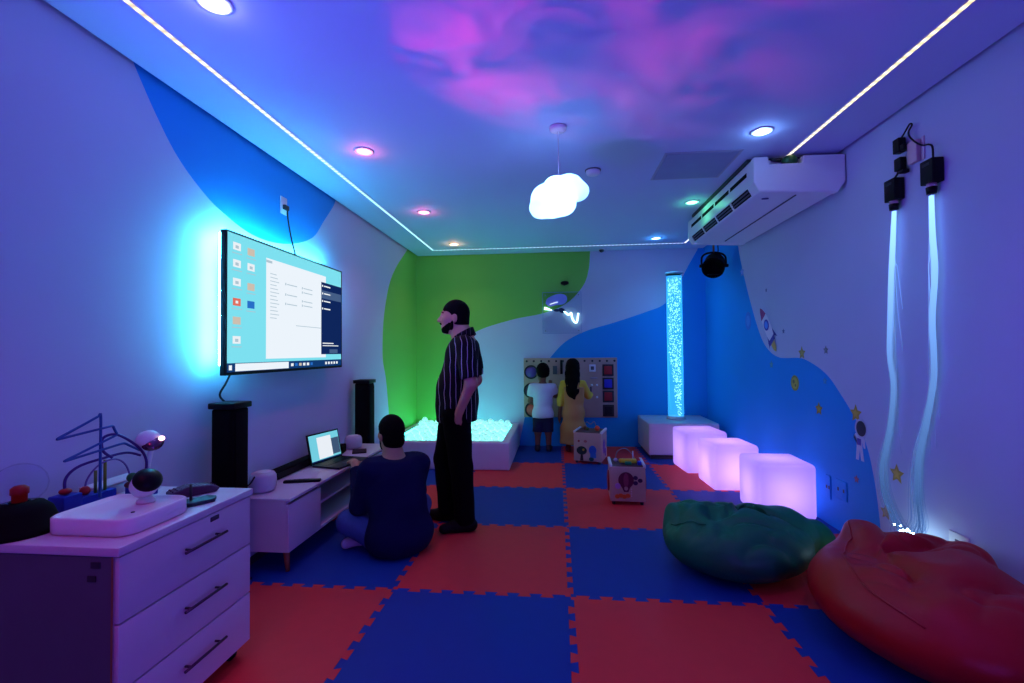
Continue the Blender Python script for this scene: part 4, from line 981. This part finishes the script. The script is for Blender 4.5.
# ------------------------------------------------------------------ wall stickers (thin vinyl) on the right wall
TH = .0015
def stick(name, label, cat, y, z, parts, group=None):
    t = thing(name, label, cat, (WR,y,z), 0, group)
    for k, (nm, poly, c) in enumerate(parts):
        f = MB(); f.prism(poly, lambda u,v,w: (w,u,v), -TH*(k+1), -TH*k-.0005); f.build(nm, mat(nm, srgb(*c), .5), t)
    return t
def star(R, r=None, n=5, a0=PI/2): 
    r = r or R*.5; return [((R if k % 2 == 0 else r)*math.cos(a0+k*PI/n), (R if k % 2 == 0 else r)*math.sin(a0+k*PI/n)) for k in range(2*n)]
def rotp(P, a): c, s = math.cos(a), math.sin(a); return [(x*c-y*s, x*s+y*c) for x, y in P]
ra = math.radians(-38)   # rocket leans: nose up towards the back wall (local +u is into the room)
ra = math.atan2(1.76-1.37, 3.34-3.04)-PI/2
stick('rocket_sticker', 'rocket wall sticker with magenta nose and round window on the right wall', 'wall sticker', 3.19, 1.56, [
    ('fin', rotp([(-.10,-.20),(-.05,-.02),(.05,-.02),(.10,-.20),(.04,-.14),(-.04,-.14)], ra), (60,40,150)),
    ('rocket_body', rotp(ring(0,0,.068,.23), ra), (225,220,235)),
    ('nose_cone', rotp([(-.058,.12),(.058,.12),(.03,.20),(0,.245),(-.03,.20)], ra), (165,20,100)),
    ('window_ring', rotp(ring(0,.02,.052,.058), ra), (60,50,170)), ('window_glass', rotp(ring(0,.02,.034,.04), ra), (90,150,240)),
    ('exhaust_flame', rotp([(-.04,-.19),(.04,-.19),(.03,-.27),(0,-.31),(-.03,-.27)], ra), (225,190,90)),
    ('tail_band', rotp([(-.075,-.15),(.075,-.15),(.06,-.20),(-.06,-.20)], ra), (70,45,160))])
stick('astronaut_sticker', 'small astronaut wall sticker with dark visor on the edge of the blue wave', 'wall sticker', 1.84, .72, [
    ('suit', [(-.035,.02),(-.055,.0),(-.06,-.06),(-.045,-.06),(-.03,-.02),(-.03,-.06),(-.045,-.15),(-.015,-.15),(-.003,-.07),(.012,-.15),(.04,-.15),(.03,-.06),(.03,-.02),(.05,.02),(.06,.0),(.04,.03)], (215,215,235)),
    ('helmet', ring(-.02,.07,.062,.066), (190,190,215)), ('visor', ring(-.025,.07,.05,.053), (22,16,60)),
    ('pack_panel', [(-.022,.0),(.018,.0),(.018,-.045),(-.022,-.045)], (70,60,150))])
stick('planet_sticker', 'round yellow planet wall sticker on the blue wave', 'wall sticker', 2.686, 1.041, [('disc', ring(0,0,.068,.068), (165,150,55)), ('stripe_ring', ring(0,0,.05,.05), (200,180,70)), ('crater', ring(.015,.012,.018,.018), (130,120,50)), ('crater', ring(-.018,-.02,.013,.013), (130,120,50))])
stick('planet_sticker', 'pale blue planet wall sticker beside the rocket', 'wall sticker', 3.64, 1.645, [('disc', ring(0,0,.075,.10), (50,120,215)), ('band', ring(0,0,.045,.06), (75,145,225))])
for y_, z_, R_, c_, lab in ((2.324,.861,.055,(170,155,60),'yellow star sticker below the round yellow planet'),
        (2.56,1.303,.058,(165,155,75),'yellow star sticker on the crest of the blue wave'),
        (3.12,1.19,.04,(70,150,160),'teal star sticker under the rocket'),
        (1.871,.885,.065,(185,160,60),'yellow star sticker touching the astronaut'),
        (1.495,.568,.062,(190,160,60),'yellow star sticker beside the hanging fibre strands'),
        (1.60,.30,.05,(170,130,60),'brown-yellow star sticker low behind the red beanbag'),
        (2.211,1.327,.035,(120,130,130),'small grey-green star sticker on the white wall'),
        (2.233,1.088,.03,(60,140,180),'small teal star sticker inside the blue wave'),
        (3.78,2.20,.06,(120,150,215),'pale star sticker high near the stage spotlight'),
        (1.88,.43,.03,(150,90,110),'tiny reddish star sticker below the astronaut'),
        (2.87,1.50,.025,(80,90,130),'tiny grey star sticker to the side of the rocket tail'),
        (3.20,1.92,.022,(95,100,140),'tiny grey star sticker above the rocket')):
    stick('star_sticker', lab, 'wall sticker', y_, z_, [('star_shape', star(R_), c_), ('star_centre', star(R_*.55), tuple(min(255,int(q*1.15)) for q in c_))], 'star stickers on the right wall')

# ------------------------------------------------------------------ people
class Frame:
    """places head, hand and limb shapes at a joint with a yaw and a scale"""
    def __init__(s, P, sc_=1, yaw=0): s.P = np.array(P, float); s.s = sc_; s.a = yaw
    def p(s, q): c, n = math.cos(s.a), math.sin(s.a); return s.P+s.s*np.array((q[0]*c-q[1]*n, q[0]*n+q[1]*c, q[2]))
    def ell(s, F, c, r, k=.02, ry=0): F.ell(s.p(c), tuple(max(1e-4, x*s.s) for x in r), k*s.s, ry=ry, rz=s.a)
    def cap(s, F, a, b, ra, rb, k=.02): F.cap(s.p(a), s.p(b), ra*s.s, rb*s.s, k*s.s)
def head(F, H, child=False):
    H.ell(F, (-.008,0,.022), (.098,.076,.098), .02)
    H.ell(F, (.035,0,-.03), (.066,.060,.085), .03)
    H.ell(F, (.055,0,-.085), (.042,.040,.038), .03)
    H.ell(F, (.072,0,-.108), (.022,.026,.020), .025)
    H.cap(F, (.088,-.03,.028), (.088,.03,.028), .012, .012, .02)
    H.cap(F, (.098,0,.012), (.124,0,-.026), .009, .013, .012)
    H.ell(F, (.112,0,-.030), (.016,.019,.010), .01)
    H.ell(F, (.094,0,-.062), (.014,.024,.007), .008); H.ell(F, (.091,0,-.075), (.013,.021,.007), .008)
    for y in (-1,1):
        H.ell(F, (.065,y*.040,-.02), (.028,.022,.022), .02)
        H.ell(F, (-.008,y*.079,-.012), (.022,.009,.034), .008); H.ell(F, (-.004,y*.082,-.04), (.010,.007,.012), .006)
def eyes(H, parent, m=None):
    for y in (-1,1):
        f = MB(); f.ball(H.p((.080,y*.031,.004)), tuple(q*H.s for q in (.015,.014,.010)), 12); f.build('eye', mat('eye_white', srgb(200,190,190), .3), parent)
def hand(F, W, D, palm_n, side, s=1, curl=.5):
    """palm from wrist W along D, five fingers curling towards palm_n; side = direction of the thumb"""
    W = np.array(W, float); D = np.array(D, float); D /= np.linalg.norm(D)
    N_ = np.array(palm_n, float); N_ -= D*(N_@D); N_ /= np.linalg.norm(N_); T = np.cross(D, N_); T = T if T@np.array(side) > 0 else -T
    F.chain([W, W+D*.05*s, W+D*.085*s], [.027*s,.026*s,.022*s], .015)
    F.cap(W+D*.07*s+T*.026*s, W+D*.075*s-T*.026*s, .014*s, .014*s, .014)
    for i, (o, l) in enumerate(((.030,.068),(.010,.078),(-.011,.072),(-.031,.056))):
        b = W+D*.085*s+T*o*s; a1 = curl*.5; a2 = curl*1.3
        m1 = b+(D*math.cos(a1)+N_*math.sin(a1)+T*o*1.5)*l*.5*s; m2 = m1+(D*math.cos(a2)+N_*math.sin(a2))*l*.5*s
        F.chain([b, m1, m2], [.0098*s,.0090*s,.0078*s], .004)
    b = W+D*.025*s+T*.024*s; m1 = b+(D*.6+T*.75+N_*.2)*.045*s; m2 = m1+(D*.9+T*.25+N_*.3)*.035*s
    F.chain([b, m1, m2], [.015*s,.0115*s,.009*s], .008)
def striped(nm, base, line, period, width, cx=1, cy=.35):
    m, nt, out = nodes_of(nm); N = nt.nodes; Lk = nt.links
    tc = N.new('ShaderNodeTexCoord'); sx = N.new('ShaderNodeSeparateXYZ'); Lk.new(tc.outputs['Object'], sx.inputs[0])
    nz = N.new('ShaderNodeTexNoise'); nz.inputs['Scale'].default_value = 6; Lk.new(tc.outputs['Object'], nz.inputs['Vector'])
    def mth(op, a, b): 
        n = N.new('ShaderNodeMath'); n.operation = op
        for i, q in enumerate((a, b)):
            if isinstance(q, (int, float)): n.inputs[i].default_value = q
            elif q is not None: Lk.new(q, n.inputs[i])
        return n.outputs[0]
    ab = mth('ABSOLUTE', sx.outputs[1], 0)
    u_ = mth('ADD', mth('MULTIPLY', sx.outputs[0], cx), mth('MULTIPLY', ab, cy)); u_ = mth('ADD', u_, mth('MULTIPLY', nz.outputs['Fac'], .035))
    fr = mth('FRACT', mth('DIVIDE', mth('ADD', u_, 5), period), 0); ls = mth('LESS_THAN', fr, width)
    mx = N.new('ShaderNodeMix'); mx.data_type = 'RGBA'; mx.inputs[6].default_value = base; mx.inputs[7].default_value = line; Lk.new(ls, mx.inputs[0])
    b = N.new('ShaderNodeBsdfPrincipled'); b.inputs['Roughness'].default_value = .8; b.inputs['Specular IOR Level'].default_value = .2; Lk.new(mx.outputs[2], b.inputs['Base Color']); Lk.new(b.outputs[0], out.inputs[0]); return m
def limb(F, P, R, k=.03): F.chain(P, R, k)
def merge(F, G, k=.0):
    if k <= 0: F.F = np.minimum(F.F, G.F)
    else:
        h = np.clip(.5+.5*(G.F-F.F)/k, 0, 1); F.F = G.F*(1-h)+F.F*h-k*h*(1-h)

# --- man standing in profile
t = thing('person', 'standing bearded man in a dark striped shirt, hands in pockets, looking at the television', 'person', (-.83,1.962,0), PI+.06)
lo, hi = (-.34,-.36,-.03), (.32,.36,1.78)
H = Frame((.018,0,1.607), 1.02, .05)
def torsoA(F, o):
    F.ell((.0,0,.95), (.125+o,.165+o,.13+o), .05); F.ell((.0,0,1.06), (.125+o,.155+o,.20+o), .06); F.ell((-.035,0,1.27), (.115+o,.172+o,.18+o), .06)
    F.cap((-.07,.135,1.385), (-.07,-.135,1.385), .060+o, .060+o, .06)
armL = [(-.09,.19,1.37),(-.135,.232,1.105),(-.045,.200,.90)]; armR = [(-.085,-.19,1.37),(-.12,-.232,1.105),(.03,-.200,.905)]
legL = [(.0,.09,.90),(-.04,.10,.48),(-.07,.10,.08)]; legR = [(.035,-.09,.90),(.12,-.10,.49),(.10,-.11,.08)]
F = Field(lo, hi, .0075)
torsoA(F, -.012); F.chain([(-.065,0,1.40),(-.035,0,1.47),(-.012,0,1.56)], [.082,.070,.068], .05)
for A in (armL, armR): limb(F, A, [.054,.044,.031])
for A in (legL, legR): limb(F, A, [.085,.058,.042])
head(F, H)
hand(F, armL[2], (.25,-.12,-1), (0,-1,0), (1,0,0), .95, .3); hand(F, armR[2], (.25,.12,-1), (0,1,0), (1,0,0), .95, .3)
body = organic('body', F, M['skinA'], t, 3); eyes(H, t)
F = Field(lo, hi, .008); torsoA(F, .016); F.cap((.005,.05,.80), (.005,.05,1.04), .148, .142, .06); F.cap((.005,-.05,.80), (.005,-.05,1.04), .148, .142, .06)
for A in (armL, armR):
    a, b = np.array(A[0]), np.array(A[1]); e_ = a+(b-a)*.86; G = Field(lo, hi, .008)
    G.chain([a, a+(b-a)*1.0], [.070,.072], .02); G.cut(b-a, e_); merge(F, G, .03)
F.cut((0,0,-1), (0,0,.805)); F.cut((.25,0,1), (-.03,0,1.455)); F.wobble(.0035, 22)
G = Field(lo, hi, .008); G.chain([(-.055,0,1.36),(-.03,0,1.47),(-.012,0,1.56)], [.062,.060,.055], 0); F.minus(G)
organic('shirt', F, striped('striped_shirt', srgb(7,6,9), srgb(165,155,165), .040, .11, 1, .22), t, 2)
G = Field(lo, hi, .006); G.chain([(-.062,0,1.42),(-.040,0,1.50)], [.100,.090], 0); G.cut((.55,0,1), (-.05,0,1.492)); G.cut((-.45,0,-1),(-.05,0,1.425)); G.cut((1,0,0),(.045,0,1.45))
K = Field(lo, hi, .006); K.chain([(-.062,0,1.30),(-.062,0,1.42),(-.040,0,1.50),(-.02,0,1.60)], [.088,.086,.076,.070], 0); G.minus(K); organic('collar', G, striped('collar_cloth', srgb(13,12,17), srgb(90,80,95), .04, .1), t, 1)
F = Field(lo, hi, .008); F.ell((.0,0,.93), (.142,.178,.12), .05)
for A in (legL, legR): limb(F, A, [.115,.086,.074], .02)
F.cap((.03,.17,.86), (.02,.15,.80), .05, .05, .04); F.cap((.03,-.17,.86), (.02,-.15,.80), .05, .05, .04)
F.cut((0,0,1), (0,0,.985)); F.cut((0,0,-1), (0,0,.055)); F.wobble(.0022, 22); organic('trousers', F, mat('black_trousers', srgb(4,4,5), .9, var=.3, spec=.1), t, 2)
for A, yw in ((legL,.06),(legR,-.05)):
    F = Field((-.3,-.3,-.03), (.35,.3,.2), .007); x, y = A[2][0], A[2][1]
    F.chain([(x-.05,y,.045),(x+.06,y+yw*.3,.045),(x+.155,y+yw,.036)], [.042,.045,.034], .03); F.cap((x-.015,y,.05), (x,y,.12), .05, .05, .03); F.cut((0,0,-1), (0,0,.001)); F.cut((0,0,1), (0,0,.115))
    organic('shoe', F, mat('black_shoe', srgb(5,5,6), .7, spec=.2), t, 2)
def hairF(F, H, lift, front, back, o=.007):
    H.ell(F, (-.010,0,.026), (.098+o,.076+o,.098+o+lift), 0)
F = Field(lo, hi, .006); H.ell(F, (-.012,0,.030), (.104,.083,.104), 0); H.ell(F, (-.035,0,-.03), (.075,.078,.07), .02)
F.ell(H.p((-.045,0,-.055)), (.060,.066,.05), .02); F.cut((.98,0,-.2), H.p((.03,0,.0))) if False else None
G = Field(lo, hi, .006); H.ell(G, (.06,0,-.03), (.058,.2,.072), 0); F.minus(G)
organic('hair', F, M['hair'], t, 1)
F = Field(lo, hi, .006); H.ell(F, (.036,0,-.035), (.068,.064,.088), .02); H.ell(F, (.056,0,-.088), (.044,.044,.040), .02); H.ell(F, (.070,0,-.108), (.025,.029,.022), .02); H.cap(F, (.0,.07,-.02), (.02,.06,-.09), .011, .014, .01); H.cap(F, (.0,-.07,-.02), (.02,-.06,-.09), .011, .014, .01)
F.cut((.55,0,.83), H.p((.062,0,-.062))); F.cut((-1,0,0), H.p((.0,0,0))); F.cut((.2,0,-1), H.p((.06,0,-.128)))
organic('beard', F, M['hair'], t, 1)
F = MB(); F.tube(smooth_path([H.p((.100,-.026,-.056)), H.p((.110,0,-.048)), H.p((.100,.026,-.056))]), .006, 8); F.build('moustache', M['hair'], t)
for y in (-1,1): f = MB(); f.tube([H.p((.094,y*.016,.030)), H.p((.094,y*.03,.035)), H.p((.080,y*.048,.028))], .005, 6); f.build('eyebrow', M['hair'], t)

# --- man sitting on the mats at the laptop
t = thing('person', 'man in a navy sweater sitting cross-legged on the floor typing on the laptop', 'person', (-1.13,1.50,0), math.radians(134))
lo, hi = (-.30,-.56,-.03), (.78,.56,.95)
H = Frame((.145,0,.768), .98, .12)
def torsoB(F, o):
    F.ell((.0,0,.13), (.150+o,.190+o,.12+o), .06); F.ell((.02,0,.27), (.135+o,.172+o,.16+o), .06); F.ell((.06,0,.43), (.125+o,.185+o,.18+o), .06); F.cap((.085,.135,.545), (.085,-.135,.545), .062+o, .062+o, .05)
armL = [(.08,.18,.54),(.18,.205,.30),(.47,.135,.515)]; armR = [(.08,-.185,.54),(.22,-.235,.31),(.49,-.10,.485)]
legL = [(.04,.11,.11),(.25,.255,.18),(.32,-.02,.07)]; legR = [(.04,-.11,.11),(.27,-.29,.18),(.26,.09,.06)]
F = Field(lo, hi, .0075); torsoB(F, -.012); F.chain([(.075,0,.55),(.108,0,.63),(.128,0,.71)], [.07,.060,.060], .05)
for A in (armL, armR): limb(F, A, [.052,.043,.030])
for A in (legL, legR): limb(F, A, [.085,.058,.042])
head(F, H)
for A, y in ((armL,1),(armR,-1)): hand(F, A[2], (.95,-.15*y,.02), (0,0,-1), (0,-y,0), 1.0, .5)
organic('body', F, M['skinA'], t, 3); eyes(H, t)
F = Field(lo, hi, .008); torsoB(F, .026); F.cap((-.015,.06,.09), (-.015,-.06,.09), .14, .14, .08); F.cap((0,.085,.13),(0,-.085,.13),.12,.12,.06)
for A in (armL, armR):
    a, b, c_ = map(np.array, A); G = Field(lo, hi, .008); w_ = b+(c_-b)*.88; G.chain([a, b, c_], [.078,.066,.044], .03); G.cut(c_-b, w_); merge(F, G, .04)
F.cut((0,0,-1), (0,0,.012)); F.wobble(.004, 17)
G = Field(lo, hi, .008); G.chain([(.075,0,.50),(.108,0,.63),(.13,0,.74)], [.060,.060,.060], 0); F.minus(G)
F.cut((-.2,0,1), (.09,0,.622))
organic('sweater', F, mat('navy_sweater', srgb(15,19,60), .95, var=.15, bump=.2, bscale=130, spec=.15), t, 2)
F = Field(lo, hi, .008); F.ell((.0,0,.12), (.165,.205,.115), .05)
for A in (legL, legR): limb(F, A, [.108,.080,.058], .03)
F.cut((0,0,-1), (0,0,.003)); F.wobble(.003, 20); organic('jeans', F, mat('blue_jeans', srgb(62,82,140), .85, var=.2, scale=20, bump=.15, bscale=150), t, 2)
for A, y in ((legL,-1),(legR,1)):
    x, yy = A[2][0], A[2][1]; F = Field((.1,-.4,-.03), (.7,.4,.2), .007)
    F.chain([(x,yy,.06),(x-.01,yy+y*.08,.05),(x-.02,yy+y*.19,.042)], [.046,.045,.034], .03); F.cut((0,0,-1), (0,0,.002)); organic('sock', F, mat('pale_sock', srgb(190,185,200), .9), t, 2)
F = Field(lo, hi, .006); H.ell(F, (-.012,0,.032), (.108,.088,.106), 0); H.ell(F, (-.04,0,-.035), (.076,.078,.07), .02); F.ell(H.p((-.045,0,-.06)), (.062,.066,.05), .02)
G = Field(lo, hi, .006); H.ell(G, (.065,0,-.03), (.062,.2,.085), 0); F.minus(G); organic('hair', F, M['hair'], t, 1)
F = Field(lo, hi, .006); H.ell(F, (.036,0,-.035), (.068,.063,.088), .02); H.ell(F, (.062,0,-.09), (.045,.043,.041), .02); H.ell(F, (.074,0,-.110), (.025,.029,.023), .02); F.cut((.5,0,.86), H.p((.07,0,-.062))); F.cut((-1,0,0), H.p((.0,0,0))); organic('beard', F, M['hair'], t, 1)
for y in (-1,1): f = MB(); f.tube([H.p((.094,y*.016,.030)), H.p((.094,y*.03,.035)), H.p((.080,y*.048,.028))], .005, 6); f.build('eyebrow', M['hair'], t)

# --- boy at the busy board
t = thing('person', 'small boy in a white t-shirt and dark shorts reaching up to the activity board', 'person', (-.255,4.655,0), math.radians(88))
lo, hi = (-.20,-.28,-.03), (.34,.28,1.22)
H = Frame((.02,0,1.045), 1.0, .35)
def torsoC(F, o):
    F.ell((0,0,.50), (.085+o,.115+o,.10+o), .04); F.ell((.01,0,.66), (.085+o,.115+o,.15+o), .05); F.ell((0,0,.80), (.08+o,.125+o,.11+o), .05); F.cap((0,.10,.865), (0,-.10,.865), .038+o, .038+o, .04)
armR = [(0,-.13,.86),(.10,-.165,.73),(.20,-.10,.87)]; armL = [(0,.135,.86),(.02,.17,.66),(.15,.12,.60)]
legL = [(0,.06,.46),(.01,.07,.25),(-.005,.075,.05)]; legR = [(0,-.06,.46),(.015,-.07,.25),(0,-.075,.05)]
F = Field(lo, hi, .0075); torsoC(F, -.01); F.chain([(0,0,.87),(.01,0,1.0)], [.045,.042], .04)
for A in (armL, armR): limb(F, A, [.036,.030,.022])
for A in (legL, legR): limb(F, A, [.062,.044,.032])
head(F, H); hand(F, armR[2], (.75,.1,.6), (1,0,-.3), (0,1,0), .72, .25); hand(F, armL[2], (.9,-.2,-.1), (0,-1,0), (0,0,1), .72, .4)
organic('body', F, M['skinB'], t, 3); eyes(H, t)
F = Field(lo, hi, .0075); torsoC(F, .016); F.cap((0,.03,.48), (0,-.03,.48), .11, .11, .05)
for A in (armL, armR):
    a, b = map(np.array, A[:2]); G = Field(lo, hi, .0075); G.chain([a, b], [.058,.060], .02); G.cut(b-a, a+(b-a)*.62); merge(F, G, .03)
F.cut((0,0,-1), (0,0,.45)); F.cut((0,0,1), (0,0,.905)); F.wobble(.002, 30); organic('t_shirt', F, mat('white_cotton', srgb(195,208,220), .85), t, 2)
F = Field(lo, hi, .0075); F.ell((0,0,.48), (.105,.135,.09), .04)
for A in (legL, legR): a, b = np.array(A[0]), np.array(A[1]); F.chain([a, b], [.080,.072], .02)
F.cut((0,0,-1), (0,0,.255)); F.cut((0,0,1), (0,0,.53)); F.wobble(.003, 26); organic('shorts', F, mat('navy_shorts', srgb(24,26,62), .85, var=.4, scale=25), t, 2)
for A, yw in ((legL,.02),(legR,-.02)):
    x, y = A[2][0], A[2][1]; F = Field((-.2,-.25,-.03), (.3,.25,.14), .007); F.chain([(x-.03,y,.032),(x+.11,y+yw,.028)], [.034,.028], .02); F.cap((x,y,.04), (x,y,.075), .037, .035, .02); F.cut((0,0,-1), (0,0,.001)); organic('shoe', F, mat('dark_trainer', srgb(35,28,38), .6), t, 1)
F = Field(lo, hi, .007); H.ell(F, (-.012,0,.032), (.110,.090,.108), 0); H.ell(F, (-.04,0,-.03), (.078,.08,.07), .02); F.cut((.55,0,-.83), H.p((.088,0,.058))); G = Field(lo, hi, .007); H.ell(G, (.07,0,-.03), (.062,.2,.085), 0); F.minus(G); organic('hair', F, M['hair'], t, 1)

# --- girl at the busy board
t = thing('person', 'girl with long dark hair in a mustard dress with yellow sleeves, facing the activity board', 'person', (.15,4.655,0), math.radians(88))
lo, hi = (-.25,-.34,-.03), (.36,.34,1.26)
H = Frame((.03,0,1.095), 1.0, -.1)
def torsoD(F, o):
    F.ell((0,0,.52), (.095+o,.125+o,.11+o), .05); F.ell((.0,0,.68), (.085+o,.115+o,.15+o), .05); F.ell((0,0,.84), (.08+o,.125+o,.11+o), .05); F.cap((0,.10,.905), (0,-.10,.905), .038+o, .038+o, .04)
armL = [(0,.13,.90),(-.01,.165,.68),(.03,.185,.46)]; armR = [(0,-.13,.90),(.10,-.20,.73),(.20,-.24,.74)]
legL = [(0,.06,.48),(.01,.065,.26),(-.005,.07,.05)]; legR = [(0,-.06,.48),(.015,-.065,.26),(0,-.07,.05)]
F = Field(lo, hi, .0075); torsoD(F, -.01); F.chain([(0,0,.91),(.015,0,1.05)], [.045,.042], .04)
for A in (armL, armR): limb(F, A, [.036,.030,.022])
for A in (legL, legR): limb(F, A, [.062,.044,.032])
head(F, H); hand(F, armL[2], (.2,.05,-1), (0,-1,0), (1,0,0), .72, .4); hand(F, armR[2], (1,.1,.1), (0,0,-1), (0,1,0), .72, .3)
organic('body', F, M['skinB'], t, 3); eyes(H, t)
F = Field(lo, hi, .0075); torsoD(F, .010)
for A in (armL, armR):
    a, b, c_ = map(np.array, A); G = Field(lo, hi, .0075); G.chain([a, b, c_], [.050,.048,.040], .02); G.cut(c_-b, b+(c_-b)*.95); merge(F, G, .03)
F.cut((0,0,1), (0,0,.945)); F.cut((0,0,-1), (0,0,.60)); F.wobble(.002, 30); organic('yellow_top', F, mat('yellow_knit', srgb(215,190,60), .85), t, 2)
F = Field(lo, hi, .0075); torsoD(F, .026); F.chain([(0,0,.52),(0,0,.30),(0,0,.14)], [.125,.145,.150], .06); F.cap((0,.06,.30), (0,.06,.14), .11, .115, .05); F.cap((0,-.06,.30), (0,-.06,.14), .11, .115, .05)
F.cut((0,0,-1), (0,0,.11)); F.cut((0,0,1), (0,0,.86)); F.wobble(.004, 20)
G = Field(lo, hi, .0075); limb(G, armL, [.06,.058,.05]); limb(G, armR, [.06,.058,.05]); F.minus(G)
organic('dress', F, mat('mustard_dress', srgb(186,142,82), .85), t, 2)
for s_ in (-1,1): f = MB(); f.tube(smooth_path([(-.118,s_*.06,.84),(-.10,s_*.07,.91),(-.03,s_*.075,.957),(.05,s_*.07,.93)]), .014, 8); f.build('strap', mat('mustard_strap', srgb(186,142,82), .85), t)
for A, yw in ((legL,.02),(legR,-.02)):
    x, y = A[2][0], A[2][1]; F = Field((-.2,-.25,-.03), (.3,.25,.14), .007); F.chain([(x-.03,y,.032),(x+.11,y+yw,.028)], [.034,.028], .02); F.cap((x,y,.04), (x,y,.075), .037, .035, .02); F.cut((0,0,-1), (0,0,.001)); organic('shoe', F, mat('red_shoe', srgb(90,22,32), .6), t, 1)
F = Field(lo, hi, .007); H.ell(F, (-.012,0,.034), (.114,.094,.112), 0); F.chain([H.p((-.05,0,0)), H.p((-.10,0,-.15)), H.p((-.125,-.0,-.30)), H.p((-.12,-.02,-.38))], [.085,.082,.066,.030], .03); F.cap(H.p((-.07,.05,-.05)), H.p((-.11,.05,-.28)), .05, .03, .03); F.cap(H.p((-.07,-.05,-.05)), H.p((-.11,-.06,-.30)), .05, .03, .03)
F.cut((.72,0,-.69), H.p((.09,0,.055))) if False else None
G = Field(lo, hi, .007); H.ell(G, (.085,0,-.02), (.072,.2,.085), 0); F.minus(G); F.wobble(.003, 45); organic('hair', F, M['hair'], t, 1)

# ------------------------------------------------------------------ light from the room's fixtures and one added uplight
w = bpy.data.worlds.new('world'); sc.world = w; w.use_nodes = True
w.node_tree.nodes['Background'].inputs[0].default_value = (.02,.015,.05,1)
# the galaxy projector: a wide blue wash with a pink nebula around the middle of the ceiling
pl = PR
sp = lamp('SPOT', 'projector_beam', (pl[0]+.07, pl[1]-.03, pl[2]+.13), (1,1,1), 125, spot_size=math.radians(62), spot_blend=.35, shadow_soft_size=.006)
aim(sp, Vector((0.0,.62,ZC))-sp.location)
d = sp.data; d.use_nodes = True; nt = d.node_tree; N = nt.nodes; Lk = nt.links
em = [n for n in N if n.type == 'EMISSION'][0]
tc = N.new('ShaderNodeTexCoord'); mp = N.new('ShaderNodeSeparateXYZ'); Lk.new(tc.outputs['Normal'], mp.inputs[0])
def mth(op, a, b=0, c_=None):
    n = N.new('ShaderNodeMath'); n.operation = op
    for i, q in enumerate((a, b) if c_ is None else (a, b, c_)):
        if isinstance(q, (int, float)): n.inputs[i].default_value = q
        else: Lk.new(q, n.inputs[i])
    return n.outputs[0]
az = mth('ABSOLUTE', mp.outputs[2])
gx = mth('DIVIDE', mp.outputs[0], az); gy = mth('DIVIDE', mp.outputs[1], az)
cb = N.new('ShaderNodeCombineXYZ'); Lk.new(gx, cb.inputs[0]); Lk.new(gy, cb.inputs[1])
nz = N.new('ShaderNodeTexNoise'); nz.inputs['Scale'].default_value = 7.5; nz.inputs['Detail'].default_value = 4; nz.inputs['Distortion'].default_value = .8; Lk.new(cb.outputs[0], nz.inputs['Vector'])
rr = mth('SQRT', mth('ADD', mth('MULTIPLY', gx, gx), mth('MULTIPLY', gy, gy)))
rg = mth('SUBTRACT', 1, mth('MINIMUM', 1, mth('MULTIPLY', mth('ABSOLUTE', mth('SUBTRACT', rr, .18)), 6.2)))
nn = N.new('ShaderNodeMapRange'); nn.inputs[1].default_value = .36; nn.inputs[2].default_value = .70; Lk.new(nz.outputs['Fac'], nn.inputs[0])
fc = mth('MULTIPLY', rg, nn.outputs[0])
mx = N.new('ShaderNodeMix'); mx.data_type = 'RGBA'; mx.inputs[6].default_value = (0,0,0,1); mx.inputs[7].default_value = (2.9,.05,.72,1); Lk.new(fc, mx.inputs[0])
Lk.new(mx.outputs[2], em.inputs[0]); em.inputs[1].default_value = 1
wash = lamp('SPOT', 'projector_wash', sp.location, (.12,.06,.94), 118, spot_size=math.radians(128), spot_blend=.5, shadow_soft_size=.14); wash.rotation_euler = sp.rotation_euler
up = lamp('SPOT', 'added_fill_beam', (1.45,-2.5,.35), (.17,.05,.92), 95, spot_size=math.radians(130), spot_blend=.6, shadow_soft_size=.15); aim(up, (-.62,.85,.80))  # unseen lamp without a fixture, added as violet fill for ceiling and walls
# ceiling fixtures over the part of the room behind the camera, set to violet
for x, y, e_, c_ in ((-1.42,-1.25,32,(1,.07,.34)),(1.275,.12,17,(.50,.05,1)),(1.275,-1.25,15,(.40,.10,1)),(0,-1.9,42,(1,.07,.42))):
    downlight(x, y, c_, 4, 0, f"violet recessed downlight {'beside the front end of the right led line' if y > 0 else 'over the front of the room near ' + ('the television wall' if x < -1 else 'the right wall' if x > 1 else 'its middle')}")
    lamp('SPOT', 'downlight_beam', (x,y,ZC-.03), c_, e_, spot_size=2.0, spot_blend=.9, shadow_soft_size=.06)
for d_, e_, c_ in ((DL[0],7,(.3,.28,1)),(DL[1],24,(1,.08,.12)),(DL[2],20,(1,.12,.32)),(DL[3],18,(1,.5,.2)),(DL[4],7,(.25,.5,1)),(DL[5],4,(.1,1,.4)),(DL[6],26,(.06,.40,1))):
    lamp('POINT', 'downlight_lamp', (d_[0],d_[1],ZC-.035), c_, min(e_,7)*.2, shadow_soft_size=.02)
    lamp('SPOT', 'downlight_beam', (d_[0],d_[1],ZC-.03), c_, e_*.55, spot_size=2.2, spot_blend=.7, shadow_soft_size=.05)
